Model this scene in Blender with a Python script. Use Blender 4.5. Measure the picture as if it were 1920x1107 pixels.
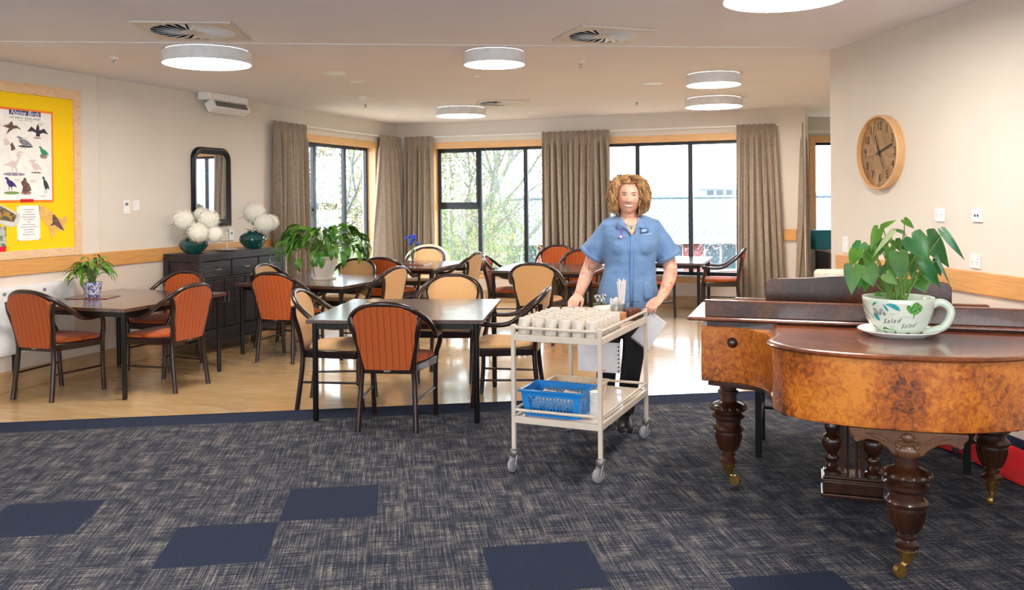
import bpy, math, random
from math import sin, cos, pi, radians, atan2, hypot, sqrt
from mathutils import Vector, Matrix, noise
random.seed(7)
for o in list(bpy.data.objects): bpy.data.objects.remove(o)
S = bpy.context.scene
COL = S.collection
V = Vector
# ------------------------------------------------------------------ camera
F, CY, PITCH, ROLL, EYE = 1626.8, 381.66, -.0062, -.0094, 1.524
cd = bpy.data.cameras.new('camera'); cam = bpy.data.objects.new('camera', cd); COL.objects.link(cam); S.camera = cam
cd.sensor_width = 36; cd.sensor_fit = 'HORIZONTAL'; cd.lens = 36*F/1920
cd.shift_y = -(553.5-CY)/1920; cd.clip_start = .05; cd.clip_end = 500
fwd = V((0, cos(PITCH), sin(PITCH))); up0 = V((0, -sin(PITCH), cos(PITCH))); rt0 = V((1, 0, 0))
RT = rt0*cos(ROLL)+up0*sin(ROLL); UP = -rt0*sin(ROLL)+up0*cos(ROLL)
m = Matrix((RT, UP, -fwd)).transposed().to_4x4(); m.translation = V((0, 0, EYE)); cam.matrix_world = m
EYEP = V((0, 0, EYE))
# ------------------------------------------------------------------ world, sun, exposure
W = bpy.data.worlds.new('world'); S.world = W; W.use_nodes = True
wn = W.node_tree.nodes; wl = W.node_tree.links
bg = wn['Background']
tc = wn.new('ShaderNodeTexCoord'); sx = wn.new('ShaderNodeSeparateXYZ'); cr = wn.new('ShaderNodeValToRGB')
wl.new(tc.outputs['Generated'], sx.inputs[0]); wl.new(sx.outputs['Z'], cr.inputs[0])
cr.color_ramp.elements[0].position = 0.0; cr.color_ramp.elements[0].color = (.86, .93, 1, 1)
cr.color_ramp.elements[1].position = .5; cr.color_ramp.elements[1].color = (.72, .85, 1, 1)
wl.new(cr.outputs[0], bg.inputs[0]); bg.inputs[1].default_value = 6.0
sd = bpy.data.lights.new('sun', 'SUN'); sun = bpy.data.objects.new('sun', sd); COL.objects.link(sun)
sd.energy = 1.5; sd.angle = radians(25); sd.color = (1, .96, .9); sun.rotation_euler = (radians(42), 0, radians(20))
S.view_settings.view_transform = 'Standard'; S.view_settings.look = 'None'; S.view_settings.gamma = 1
S.view_settings.exposure = 0.6
try: S.view_settings.use_curve_mapping = False
except Exception: pass
LAMP = 34.0
# ------------------------------------------------------------------ geometry of the rooms
TL, TR = .3522, -.1382
CEIL = 2.665
def Nn(t): return V((-cos(t), sin(t), 0))
def Dd(t): return V((sin(t), cos(t), 0))
TB = TL+pi/2
PLN = dict(L=(TL, 6.269), R=(TR, -3.437), B=(TB, 11.93))
def ray(u, v): return fwd + RT*((u-960)/F) + UP*((CY-v)/F)
def G(u, v, z=0.):
    d = ray(u, v); return EYEP + d*((z-EYE)/d.z)
def at(u, y, v=None, z=None):
    """point seen at column u at distance y"""
    d = ray(u, 400 if v is None else v); p = EYEP + d*(y/d.y)
    if z is not None: p.z = z
    return p
def Wl(u, v, w, off=0.):
    th, d = PLN[w]; n = Nn(th); sg = 1 if d > 0 else -1
    r = ray(u, v); p = EYEP + r*((d-off*sg)/(r.dot(n))); return p
def Ws(u, w, off=0., v=300): return Wl(u, v, w, off).dot(Dd(PLN[w][0]))
def wall_rot(w):
    D = Dd(PLN[w][0]);  D = -D if w == 'R' else D
    return atan2(D.y, D.x)
def wpoint(w, s, z=0, off=0.):
    th, d = PLN[w]; sg = 1 if d > 0 else -1
    p = Nn(th)*(d-off*sg)+Dd(th)*s; p.z = z; return p
# ------------------------------------------------------------------ mesh helpers
class MB:
    def __init__(s): s.v = []; s.f = []; s.mi = []; s.cur = 0
    def add(s, vs, fs, M=None):
        o = len(s.v)
        for p in vs:
            p = V(p); s.v.append(M @ p if M else p)
        for f in fs: s.f.append([i+o for i in f]); s.mi.append(s.cur)
        return s
    def box(s, c, d, rz=0, M=None):
        x, y, z = d[0]/2, d[1]/2, d[2]/2
        R = Matrix.Translation(V(c)) @ Matrix.Rotation(rz, 4, 'Z')
        if M: R = M @ R
        return s.add([(-x,-y,-z),(x,-y,-z),(x,y,-z),(-x,y,-z),(-x,-y,z),(x,-y,z),(x,y,z),(-x,y,z)],
                     [(3,2,1,0),(4,5,6,7),(0,1,5,4),(1,2,6,5),(2,3,7,6),(3,0,4,7)], R)
    def bx(s, a, b, M=None):
        return s.box([(a[i]+b[i])/2 for i in range(3)], [abs(b[i]-a[i]) for i in range(3)], 0, M)
    def rings(s, R, closed=True, cap=True, M=None):
        n = len(R[0]); vs = [p for r in R for p in r]; fs = []
        for i in range(len(R)-1):
            for j in range(n if closed else n-1):
                k = (j+1) % n; fs.append((i*n+j, i*n+k, (i+1)*n+k, (i+1)*n+j))
        if cap and closed:
            fs.append(tuple(range(n-1, -1, -1))); fs.append(tuple((len(R)-1)*n+j for j in range(n)))
        return s.add(vs, fs, M)
    def tube(s, path, r, n=8, M=None, ell=1.0, cap=True):
        P = [V(p) for p in path]; R = []; rr = r if isinstance(r, (list, tuple)) else [r]*len(P)
        prev = None
        for i, p in enumerate(P):
            t = (P[min(i+1, len(P)-1)]-P[max(i-1, 0)]).normalized()
            if prev is None:
                a = V((0, 0, 1)) if abs(t.z) < .9 else V((1, 0, 0))
                x = a.cross(t).normalized()
            else: x = (prev - t*prev.dot(t)).normalized()
            prev = x; y = t.cross(x)
            R.append([p + (x*cos(2*pi*k/n)*ell + y*sin(2*pi*k/n))*rr[i] for k in range(n)])
        return s.rings(R, True, cap, M)
    def lathe(s, prof, n=24, c=(0, 0, 0), M=None, cap=True):
        return s.rings([[(c[0]+r*cos(2*pi*k/n), c[1]+r*sin(2*pi*k/n), c[2]+z) for k in range(n)] for r, z in prof], True, cap, M)
    def prism(s, poly, z0, z1, M=None):
        n = len(poly)
        return s.rings([[(x, y, z0) for x, y in poly], [(x, y, z1) for x, y in poly]], True, True, M)
    def ball(s, c, r, nu=10, nv=7, M=None):
        rx, ry, rz = r if isinstance(r, (list, tuple)) else (r, r, r)
        R = []
        for i in range(nv+1):
            a = -pi/2 + pi*(i+.02 if i == 0 else i-.02 if i == nv else i)/nv
            R.append([(c[0]+rx*cos(a)*cos(2*pi*k/nu), c[1]+ry*cos(a)*sin(2*pi*k/nu), c[2]+rz*sin(a)) for k in range(nu)])
        return s.rings(R, True, True, M)
    def poly(s, pts, M=None): return s.add(pts, [tuple(range(len(pts)))], M)
    def build(s, name, mat, parent=None, smooth=40, bevel=0, seg=2, sub=0, solid=0, loc=None, rot=None):
        me = bpy.data.meshes.new(name); me.from_pydata([tuple(p) for p in s.v], [], s.f)
        mats = mat if isinstance(mat, (list, tuple)) else [mat]
        for m_ in mats: me.materials.append(m_)
        if any(s.mi):
            for p, i in zip(me.polygons, s.mi): p.material_index = i
        if smooth:
            for p in me.polygons: p.use_smooth = True
            me.set_sharp_from_angle(angle=radians(smooth))
        o = bpy.data.objects.new(name, me); COL.objects.link(o)
        if parent: o.parent = parent
        if loc is not None: o.location = loc
        if rot is not None: o.rotation_euler = rot
        if solid:
            k = o.modifiers.new('solid', 'SOLIDIFY'); k.thickness = solid; k.offset = 0
        if bevel:
            k = o.modifiers.new('bevel', 'BEVEL'); k.width = bevel; k.segments = seg; k.limit_method = 'ANGLE'; k.angle_limit = radians(35)
        if sub:
            k = o.modifiers.new('sub', 'SUBSURF'); k.levels = sub; k.render_levels = sub
        return o
def thing(name, label, cat, loc=(0, 0, 0), rz=0, group=None):
    o = bpy.data.objects.new(name, None); COL.objects.link(o); o.location = loc; o.rotation_euler = (0, 0, rz)
    o.empty_display_size = .1
    return tag(o, label, cat, group)
def tag(o, label, cat, group=None, kind=None):
    o['label'] = label; o['category'] = cat
    if group: o['group'] = group
    if kind: o['kind'] = kind
    return o
def struct(o): o['kind'] = 'structure'; return o
def dup(root, loc, rz, label, group=None):
    r = root.copy(); COL.objects.link(r); r.location = loc; r.rotation_euler = (0, 0, rz); r['label'] = label
    if group: r['group'] = group
    for ch in root.children:
        c = ch.copy(); COL.objects.link(c); c.parent = r
        for g in ch.children:
            d = g.copy(); COL.objects.link(d); d.parent = c
    return r
def curve_pts(P, n=6):
    """Catmull-Rom through P"""
    P = [V(p) for p in P]; Q = [P[0]*2-P[1]]+P+[P[-1]*2-P[-2]]; out = []
    for i in range(1, len(Q)-2):
        for k in range(n):
            t = k/n; a, b, c, d = Q[i-1], Q[i], Q[i+1], Q[i+2]
            out.append(.5*((2*b)+(c-a)*t+(2*a-5*b+4*c-d)*t*t+(3*b-a-3*c+d)*t**3))
    out.append(P[-1]); return out
def text_geo(txt, size, shear=0., ext=.0005, align='CENTER', spacing=1.0):
    cu = bpy.data.curves.new('t', 'FONT'); cu.body = txt; cu.size = size; cu.shear = shear; cu.extrude = ext
    cu.align_x = align; cu.align_y = 'CENTER'; cu.resolution_u = 3; cu.space_character = spacing
    ob = bpy.data.objects.new('t', cu); COL.objects.link(ob)
    me = bpy.data.meshes.new_from_object(ob.evaluated_get(bpy.context.evaluated_depsgraph_get()))
    vs = [v_.co.copy() for v_ in me.vertices]; fs = [tuple(p.vertices) for p in me.polygons]
    bpy.data.objects.remove(ob); bpy.data.meshes.remove(me); return vs, fs
# text standing on a vertical surface: x right, z up, front toward -y
UPRIGHT = Matrix.Rotation(pi/2, 4, 'X')
# ------------------------------------------------------------------ materials
def srgb(r, g, b):
    f = lambda c: (c/255)/12.92 if c <= 10 else ((c/255+.055)/1.055)**2.4
    return (f(r), f(g), f(b), 1)
def new_mat(name):
    m_ = bpy.data.materials.new(name); m_.use_nodes = True
    return m_, m_.node_tree.nodes, m_.node_tree.links, m_.node_tree.nodes['Principled BSDF']
def mat(name, c, rough=.5, metal=0, c2=None, scale=20, stretch=(1, 1, 1), detail=4, bump=0, coat=0, emit=0, contrast=(.35, .65), spec=.5, dist=0, sheen=0, trans=0, bscale=None, sub=0):
    m_, n, l, p = new_mat(name)
    c = srgb(*c); p.inputs['Base Color'].default_value = c; p.inputs['Roughness'].default_value = rough
    p.inputs['Metallic'].default_value = metal; p.inputs['Coat Weight'].default_value = coat; p.inputs['Coat Roughness'].default_value = .08
    p.inputs['Specular IOR Level'].default_value = spec; p.inputs['Sheen Weight'].default_value = sheen
    p.inputs['Transmission Weight'].default_value = trans
    if sub: p.inputs['Subsurface Weight'].default_value = sub; p.inputs['Subsurface Scale'].default_value = .02
    if emit:
        p.inputs['Emission Color'].default_value = c; p.inputs['Emission Strength'].default_value = emit
    t = n.new('ShaderNodeTexCoord'); mp = n.new('ShaderNodeMapping'); mp.inputs['Scale'].default_value = stretch
    l.new(t.outputs['Object'], mp.inputs[0])
    nz = n.new('ShaderNodeTexNoise'); nz.inputs['Scale'].default_value = scale; nz.inputs['Detail'].default_value = detail; nz.inputs['Distortion'].default_value = dist
    l.new(mp.outputs[0], nz.inputs[0])
    r = n.new('ShaderNodeValToRGB'); e = r.color_ramp.elements
    if c2 is None: c2c = tuple(min(1, x*1.09) for x in c[:3])+(1,)
    else: c2c = srgb(*c2)
    e[0].position, e[1].position = contrast; e[0].color = c; e[1].color = c2c
    l.new(nz.outputs[0], r.inputs[0]); l.new(r.outputs[0], p.inputs['Base Color'])
    if bump:
        b = n.new('ShaderNodeBump'); b.inputs['Strength'].default_value = bump; b.inputs['Distance'].default_value = .004
        if bscale:
            nb = n.new('ShaderNodeTexNoise'); nb.inputs['Scale'].default_value = bscale; l.new(mp.outputs[0], nb.inputs[0]); l.new(nb.outputs[0], b.inputs['Height'])
        else: l.new(nz.outputs[0], b.inputs['Height'])
        l.new(b.outputs[0], p.inputs['Normal'])
    m_['ramp'] = r.name; m_['noise'] = nz.name
    return m_
def emis(name, c, s):
    m_, n, l, p = new_mat(name); p.inputs['Base Color'].default_value = srgb(*c); p.inputs['Emission Color'].default_value = srgb(*c); p.inputs['Emission Strength'].default_value = s
    return m_
M = {}
M['wall'] = mat('wall_paint', (224, 215, 204), .85, c2=(227, 218, 207), scale=3, bump=.03, bscale=400)
M['wall_low'] = mat('wall_lower', (222, 207, 194), .7, c2=(226, 212, 200), scale=3)
M['ceiling'] = mat('ceiling_paint', (232, 228, 234), .9, c2=(234, 231, 237), scale=2)
M['white'] = mat('white_plastic', (238, 236, 234), .35)
M['white_paint'] = mat('white_paint', (228, 229, 231), .35)
M['offwhite'] = mat('cream_enamel', (210, 196, 180), .35, c2=(216, 203, 188), scale=12, coat=.2)
M['pine'] = mat('pale_timber', (222, 172, 116), .45, c2=(232, 188, 136), scale=6, stretch=(1, 1, 14), detail=6, coat=.15)
M['oak'] = mat('honey_oak', (214, 152, 84), .45, c2=(224, 168, 102), scale=5, stretch=(1.2, 1.2, 16), detail=6, coat=.15)
M['frame_pine'] = mat('board_frame', (226, 184, 142), .5, c2=(238, 204, 166), scale=4, stretch=(2, 2, 9), detail=5, dist=2)
M['alu'] = mat('dark_aluminium', (44, 44, 48), .35, c2=(50, 50, 55), metal=.3)
M['black'] = mat('black_metal', (20, 18, 19), .32, metal=.3)
M['rail'] = mat('curtain_rail', (232, 228, 224), .4)
M['wood'] = mat('mahogany_dark', (30, 14, 11), .28, c2=(42, 21, 16), scale=14, stretch=(1, 1, .2), coat=.3)
M['tabletop'] = mat('table_laminate', (70, 46, 38), .24, c2=(84, 57, 47), scale=3, stretch=(22, 1, 1), detail=6, coat=.5, spec=.8)
M['tabletop'].node_tree.nodes['Principled BSDF'].inputs['Coat Weight'].default_value = .9; M['tabletop'].node_tree.nodes['Principled BSDF'].inputs['Coat Roughness'].default_value = .16
M['side'] = mat('blackened_wood', (34, 24, 25), .5, c2=(62, 54, 62), scale=5, stretch=(2, 2, 16), detail=8, contrast=(.42, .72), dist=.8, bump=.15)
M['teal'] = mat('teal_glaze', (14, 66, 66), .12, c2=(20, 82, 80), scale=9, coat=.8)
M['petal'] = mat('white_petals', (243, 240, 226), .6, c2=(250, 248, 240), scale=40)
M['leaf'] = mat('leaf_green', (40, 96, 28), .4, c2=(80, 130, 40), scale=9, spec=.5)
M['leaf2'] = mat('leaf_bright', (62, 118, 28), .38, c2=(104, 152, 46), scale=7)
M['leaf3'] = mat('leaf_deep', (28, 92, 44), .28, c2=(64, 134, 50), scale=6, coat=.2)
M['stem'] = mat('stem_green', (104, 138, 62), .5)
M['soil'] = mat('soil', (58, 40, 30), .95, c2=(84, 62, 46), scale=60, bump=.4)
M['ceramic'] = mat('ivory_ceramic', (218, 208, 192), .28, c2=(226, 217, 203), scale=4, coat=.3)
M['mug'] = mat('white_china', (206, 196, 184), .3, c2=(212, 203, 192), scale=3, coat=.3)
M['brass'] = mat('aged_brass', (150, 116, 60), .35, metal=.85, c2=(176, 140, 80), scale=30)
M['steel'] = mat('steel', (178, 178, 180), .25, metal=.9)
M['greymetal'] = mat('grey_zinc', (128, 126, 126), .4, metal=.6)
M['steel2'] = mat('caster_grey', (150, 148, 150), .45)
M['rubber'] = mat('grey_rubber', (96, 94, 94), .6)
M['dark'] = mat('near_black', (14, 13, 15), .7)
M['yellow'] = mat('yellow_felt', (255, 208, 4), .9, c2=(255, 212, 14), scale=90)
M['orange_card'] = mat('orange_card', (248, 130, 26), .7)
M['paper'] = mat('paper', (244, 240, 236), .8)
M['blue'] = mat('blue_basket', (16, 126, 204), .35, c2=(20, 132, 210), coat=.2)
M['red'] = mat('red_cloth', (206, 20, 28), .8, c2=(222, 30, 38), scale=8)
M['cream'] = mat('cream_fabric', (226, 216, 200), .9)
M['tealbox'] = mat('teal_box', (36, 124, 142), .5)
M['cornflower'] = mat('cornflower', (32, 76, 196), .6, c2=(56, 110, 226), scale=40)
M['ink'] = mat('ink', (34, 32, 34), .6)
M['clockface'] = mat('clock_wood', (196, 150, 98), .45, c2=(218, 176, 126), scale=5, stretch=(14, 1, 1.5), detail=6)
M['clockrim'] = mat('clock_rim', (214, 164, 108), .4, c2=(224, 178, 126), scale=5, coat=.2)
def glass(name, tint=(1, 1, 1), refl=.08, al=.0):
    m_, n, l, p = new_mat(name); out = n['Material Output']
    t = n.new('ShaderNodeBsdfTransparent'); t.inputs[0].default_value = tint+(1,); g = n.new('ShaderNodeBsdfGlossy'); g.inputs['Roughness'].default_value = .02
    x = n.new('ShaderNodeMixShader'); ge = n.new('ShaderNodeNewGeometry'); dt = n.new('ShaderNodeVectorMath'); dt.operation = 'DOT_PRODUCT'; l.new(ge.outputs['Normal'], dt.inputs[0]); l.new(ge.outputs['Incoming'], dt.inputs[1])
    q = dt.outputs['Value']
    for op, v_ in (('ABSOLUTE', 0), ('SUBTRACT', 1), ('ABSOLUTE', 0), ('POWER', 4.5), ('MULTIPLY_ADD', .55)):
        k = n.new('ShaderNodeMath'); k.operation = op; l.new(q, k.inputs[0]); k.inputs[1].default_value = v_
        if op == 'MULTIPLY_ADD': k.inputs[2].default_value = refl/3
        q = k.outputs[0]
    l.new(q, x.inputs[0])
    l.new(t.outputs[0], x.inputs[1]); l.new(g.outputs[0], x.inputs[2]); l.new(x.outputs[0], out.inputs[0]); return m_
M['pane'] = glass('window_glass', (.97, .99, 1))
M['glass'] = glass('clear_glass', (.93, .95, .95))
M['mirror'] = mat('mirror_glass', (220, 226, 232), .02, metal=1, c2=(222, 228, 234))
def damask():
    m_ = mat('taupe_damask', (146, 130, 114), .58, c2=(162, 145, 128), scale=24, stretch=(1, 1, .7), detail=2, contrast=(.47, .53), dist=2.6, sheen=.25, bump=.1, bscale=500)
    return m_
M['curtain'] = damask()
def stripes(name, base, line, k=46):
    m_, n, l, p = new_mat(name); p.inputs['Roughness'].default_value = .85; p.inputs['Sheen Weight'].default_value = .15
    t = n.new('ShaderNodeTexCoord'); s_ = n.new('ShaderNodeSeparateXYZ'); l.new(t.outputs['Object'], s_.inputs[0])
    # wavy line: x + small sine(z,y)
    a = n.new('ShaderNodeMath'); a.operation = 'ADD'; l.new(s_.outputs['Z'], a.inputs[0]); l.new(s_.outputs['Y'], a.inputs[1])
    w = n.new('ShaderNodeMath'); w.operation = 'MULTIPLY'; w.inputs[1].default_value = 95; l.new(a.outputs[0], w.inputs[0])
    sn = n.new('ShaderNodeMath'); sn.operation = 'SINE'; l.new(w.outputs[0], sn.inputs[0])
    sm = n.new('ShaderNodeMath'); sm.operation = 'MULTIPLY'; sm.inputs[1].default_value = .0015; l.new(sn.outputs[0], sm.inputs[0])
    ad = n.new('ShaderNodeMath'); ad.operation = 'ADD'; l.new(s_.outputs['X'], ad.inputs[0]); l.new(sm.outputs[0], ad.inputs[1])
    mu = n.new('ShaderNodeMath'); mu.operation = 'MULTIPLY'; mu.inputs[1].default_value = k; l.new(ad.outputs[0], mu.inputs[0])
    fr = n.new('ShaderNodeMath'); fr.operation = 'PINGPONG'; fr.inputs[1].default_value = 1; l.new(mu.outputs[0], fr.inputs[0])
    r = n.new('ShaderNodeValToRGB'); e = r.color_ramp.elements; e[0].position = .06; e[0].color = srgb(*line); e[1].position = .13; e[1].color = srgb(*base)
    l.new(fr.outputs[0], r.inputs[0])
    nz = n.new('ShaderNodeTexNoise'); nz.inputs['Scale'].default_value = 260; l.new(t.outputs['Object'], nz.inputs[0])
    mx = n.new('ShaderNodeMix'); mx.data_type = 'RGBA'; mx.blend_type = 'MULTIPLY'; mx.inputs[0].default_value = .25
    l.new(r.outputs[0], mx.inputs[6]); l.new(nz.outputs[0], mx.inputs[7]); l.new(mx.outputs[2], p.inputs['Base Color'])
    b = n.new('ShaderNodeBump'); b.inputs['Strength'].default_value = .3; b.inputs['Distance'].default_value = .004; l.new(fr.outputs[0], b.inputs['Height']); l.new(b.outputs[0], p.inputs['Normal'])
    return m_
M['orange'] = stripes('orange_fabric', (184, 84, 22), (116, 46, 16))
M['tan'] = mat('tan_fabric', (206, 158, 104), .85, c2=(224, 182, 132), scale=120, stretch=(1, 1, 3), detail=2, sheen=.15, bump=.2)
def floor_mat():
    m_ = mat('vinyl_oak', (198, 160, 110), .26, c2=(218, 186, 140), scale=2.2, stretch=(1, 5, 1), detail=9, dist=1.6, contrast=(.3, .7), spec=1, coat=.8)
    n, l = m_.node_tree.nodes, m_.node_tree.links; p = n['Principled BSDF']
    t = [x for x in n if x.type == 'TEX_COORD'][0]
    br = n.new('ShaderNodeTexBrick'); br.inputs['Scale'].default_value = 1; br.inputs['Brick Width'].default_value = 1.2; br.inputs['Row Height'].default_value = .15; br.inputs['Mortar Size'].default_value = .0012
    br.inputs['Color1'].default_value = (1, 1, 1, 1); br.inputs['Color2'].default_value = (.9, .88, .86, 1); br.inputs['Mortar'].default_value = (.8, .76, .7, 1)
    l.new(t.outputs['Object'], br.inputs[0])
    mx = n.new('ShaderNodeMix'); mx.data_type = 'RGBA'; mx.blend_type = 'MULTIPLY'; mx.inputs[0].default_value = .6
    l.new(n[m_['ramp']].outputs[0], mx.inputs[6]); l.new(br.outputs[0], mx.inputs[7]); l.new(mx.outputs[2], p.inputs['Base Color'])
    return m_
M['vinyl'] = floor_mat()
M['skirt'] = mat('vinyl_skirting', (188, 152, 112), .4, c2=(204, 170, 130), scale=3, stretch=(1, 1, 6), detail=6)
def carpet():
    m_, n, l, p = new_mat('carpet_crosshatch'); p.inputs['Roughness'].default_value = 1; p.inputs['Specular IOR Level'].default_value = .1
    t = n.new('ShaderNodeTexCoord')
    def nz(st, sc, det=3):
        mp = n.new('ShaderNodeMapping'); mp.inputs['Scale'].default_value = st; l.new(t.outputs['Object'], mp.inputs[0])
        k = n.new('ShaderNodeTexNoise'); k.inputs['Scale'].default_value = sc; k.inputs['Detail'].default_value = det; l.new(mp.outputs[0], k.inputs[0]); return k.outputs[0]
    def math_(op, a, b=None):
        k = n.new('ShaderNodeMath'); k.operation = op
        for i, x in enumerate((a, b)):
            if x is None: continue
            if isinstance(x, (int, float)): k.inputs[i].default_value = x
            else: l.new(x, k.inputs[i])
        return k.outputs[0]
    h = nz((5, 230, 1), 1.0, 3); v_ = nz((150, 3.5, 1), 1.0, 3); g = nz((1, 1, 1), 2.6, 2); fine = nz((60, 260, 1), 1, 2)
    big = nz((3, 3, 1), 3.2, 2)
    a = math_('ADD', math_('MULTIPLY', h, 1.1), math_('MULTIPLY', v_, .95)); a = math_('ADD', a, math_('MULTIPLY', fine, .7)); a = math_('ADD', a, math_('MULTIPLY', big, .55))
    r = n.new('ShaderNodeValToRGB'); e = r.color_ramp.elements
    e[0].position = .0; e[0].color = srgb(36, 43, 58); e[1].position = 1; e[1].color = srgb(142, 136, 131)
    x = e.new(.45); x.color = srgb(62, 65, 75)
    mr = n.new('ShaderNodeMapRange'); mr.inputs[1].default_value = 1.44; mr.inputs[2].default_value = 1.98; l.new(a, mr.inputs[0])
    l.new(mr.outputs[0], r.inputs[0]); l.new(r.outputs[0], p.inputs['Base Color'])
    b = n.new('ShaderNodeBump'); b.inputs['Strength'].default_value = .4; b.inputs['Distance'].default_value = .003; l.new(fine, b.inputs['Height']); l.new(b.outputs[0], p.inputs['Normal'])
    return m_
M['carpet'] = carpet()
M['navy'] = mat('carpet_navy', (36, 43, 60), 1, c2=(47, 54, 74), scale=260, detail=2, bump=.4, spec=.1, stretch=(.3, 1, 1))
def burl(name, a, b, c, sc=5):
    m_, n, l, p = new_mat(name); p.inputs['Roughness'].default_value = .3; p.inputs['Coat Weight'].default_value = .7; p.inputs['Coat Roughness'].default_value = .1
    t = n.new('ShaderNodeTexCoord')
    n1 = n.new('ShaderNodeTexNoise'); n1.inputs['Scale'].default_value = sc; n1.inputs['Detail'].default_value = 9; n1.inputs['Distortion'].default_value = .45; l.new(t.outputs['Object'], n1.inputs[0])
    n2 = n.new('ShaderNodeTexNoise'); n2.inputs['Scale'].default_value = sc*16; n2.inputs['Detail'].default_value = 8; n2.inputs['Distortion'].default_value = .9; l.new(t.outputs['Object'], n2.inputs[0])
    ad = n.new('ShaderNodeMath'); ad.operation = 'MULTIPLY_ADD'; ad.inputs[1].default_value = .6; l.new(n2.outputs[0], ad.inputs[0]); l.new(n1.outputs[0], ad.inputs[2])
    r = n.new('ShaderNodeValToRGB'); e = r.color_ramp.elements; e[0].position = .62; e[0].color = srgb(*a); e[1].position = .96; e[1].color = srgb(*c); x = e.new(.78); x.color = srgb(*b)
    l.new(ad.outputs[0], r.inputs[0]); l.new(r.outputs[0], p.inputs['Base Color']); return m_
M['burl'] = burl('burr_walnut', (84, 38, 10), (172, 88, 14), (212, 130, 36), 2.6)
M['burl_dark'] = burl('dark_walnut', (40, 18, 10), (72, 34, 16), (100, 54, 24), 4)
M['lid'] = burl('lid_walnut', (74, 32, 16), (112, 54, 26), (144, 78, 40), 2.5)
M['turned'] = mat('turned_mahogany', (38, 17, 9), .28, c2=(72, 37, 19), scale=9, stretch=(1, 1, .4), coat=.45)
M['bracket'] = mat('carved_walnut', (72, 42, 22), .4, c2=(100, 62, 34), scale=8, coat=.3)
# ================================================================== SETTING
def xy(p): return (p.x, p.y)
e1 = V((cos(TR), -sin(TR), 0)); e2 = V((sin(TR), cos(TR), 0))
T0 = V((-1.181, 4.560, 0))                                  # a corner of the carpet tile grid
cornerLB = None
nL, nB = Nn(TL), Nn(TB)
cornerLB = nL*6.269 + nB*11.93 if abs(nL.dot(nB)) < 1e-6 else None
sLB = cornerLB.dot(Dd(TL)); sB0 = cornerLB.dot(Dd(TB))
endB = wpoint('B', Ws(1489, 'B'))
ret_end = endB + Dd(TL)*1.55
Rcorner = wpoint('R', 6.308)
Lnear = wpoint('L', 2.6); Rnear = wpoint('R', -3.2)
Lback = Lnear + V((sin(TR), cos(TR), 0))*-7.4
# ---- floors
cg = bpy.data.objects.new('c', None); bpy.data.objects.remove(cg)
def local_floor(name, mats, rz=-TR):
    return None
# carpet: tiles with their own navy squares, in the frame of the grid
mb = MB(); TS = .46
EDGE = 4.15          # rows from T0 to the vinyl edge along e2 ... border strip
accent = {(0, -1), (-1, -2), (-3, -1), (2, -3), (4, -4)}
edge_b = (V((-1.51, 6.27, 0))-T0).dot(e2)      # where the vinyl starts
inner_b = edge_b-.27
nrow = int(inner_b//TS)
rcol = (V((2.57, 4.99, 0))-T0).dot(e1)         # border along the right wall
for i in range(-9, 12):
    for j in range(-18, nrow+2):
        x0, x1 = i*TS, min((i+1)*TS, rcol); y0, y1 = j*TS, min((j+1)*TS, inner_b)
        if x1 <= x0 or y1 <= y0: continue
        mb.cur = 1 if (i, j) in accent or (i, j) in ((-5, -6), (0, -7)) else 0
        mb.add([(x0, y0, 0), (x1, y0, 0), (x1, y1, 0), (x0, y1, 0)], [(0, 1, 2, 3)])
mb.cur = 1
mb.add([(-9*TS, inner_b, 0), (rcol, inner_b, 0), (rcol, edge_b, 0), (-9*TS, edge_b, 0)], [(0, 1, 2, 3)])
rwx = (wpoint('R', 3)-T0).dot(e1)
mb.add([(rcol, -18*TS, 0), (rwx, -18*TS, 0), (rwx, edge_b, 0), (rcol, edge_b, 0)], [(0, 1, 2, 3)])
fl = struct(mb.build('floor', [M['carpet'], M['navy']], smooth=0, loc=T0+V((0, 0, 0)), rot=(0, 0, -TR)))
mb = MB()
a = T0+e2*edge_b
P = [a-e1*5.2, a+e1*9.5, V((9, 14.5, 0)), V((-5.5, 15.5, 0))]
R20 = Matrix.Rotation(TL, 4, 'Z')
mb.poly([R20 @ p for p in P])
struct(mb.build('floor_vinyl', M['vinyl'], smooth=0, loc=(0, 0, 0), rot=(0, 0, -TL)))
mb = MB(); mb.tube([a-e1*3.4+V((0,0,.001)), a+e1*5+V((0,0,.001))], .004, 6); struct(mb.build('trim_floor', M['navy']))
# ---- ceiling (one slab, with a fine joint)
ce = [(4.8, -3.6), (4.25, -3.3), (Rcorner.x+.2, Rcorner.y), (8.4, 7.2), (8.4, ret_end.y+.25), (ret_end.x-.1, ret_end.y+.25), (endB.x+.1, endB.y+.25), (cornerLB.x, cornerLB.y+.25), (wpoint('L', 8, 0, -.25).x, wpoint('L', 8, 0, -.25).y), (wpoint('L', 2.6, 0, -.25).x, wpoint('L', 2.6, 0, -.25).y), (Lnear.x-.25, -3.6)]
mb = MB(); mb.prism(ce, CEIL, CEIL+.15); struct(mb.build('ceiling', M['ceiling'], smooth=0))
mb = MB(); ca, cb = G(0, 77, CEIL), Rcorner.copy(); cb.z = CEIL
cd_ = (cb-ca); ca = ca-cd_*.3
mb.tube([ca+V((0, 0, -.001)), cb+V((0, 0, -.001))], .005, 6); struct(mb.build('trim_ceiling', M['white_paint']))
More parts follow.
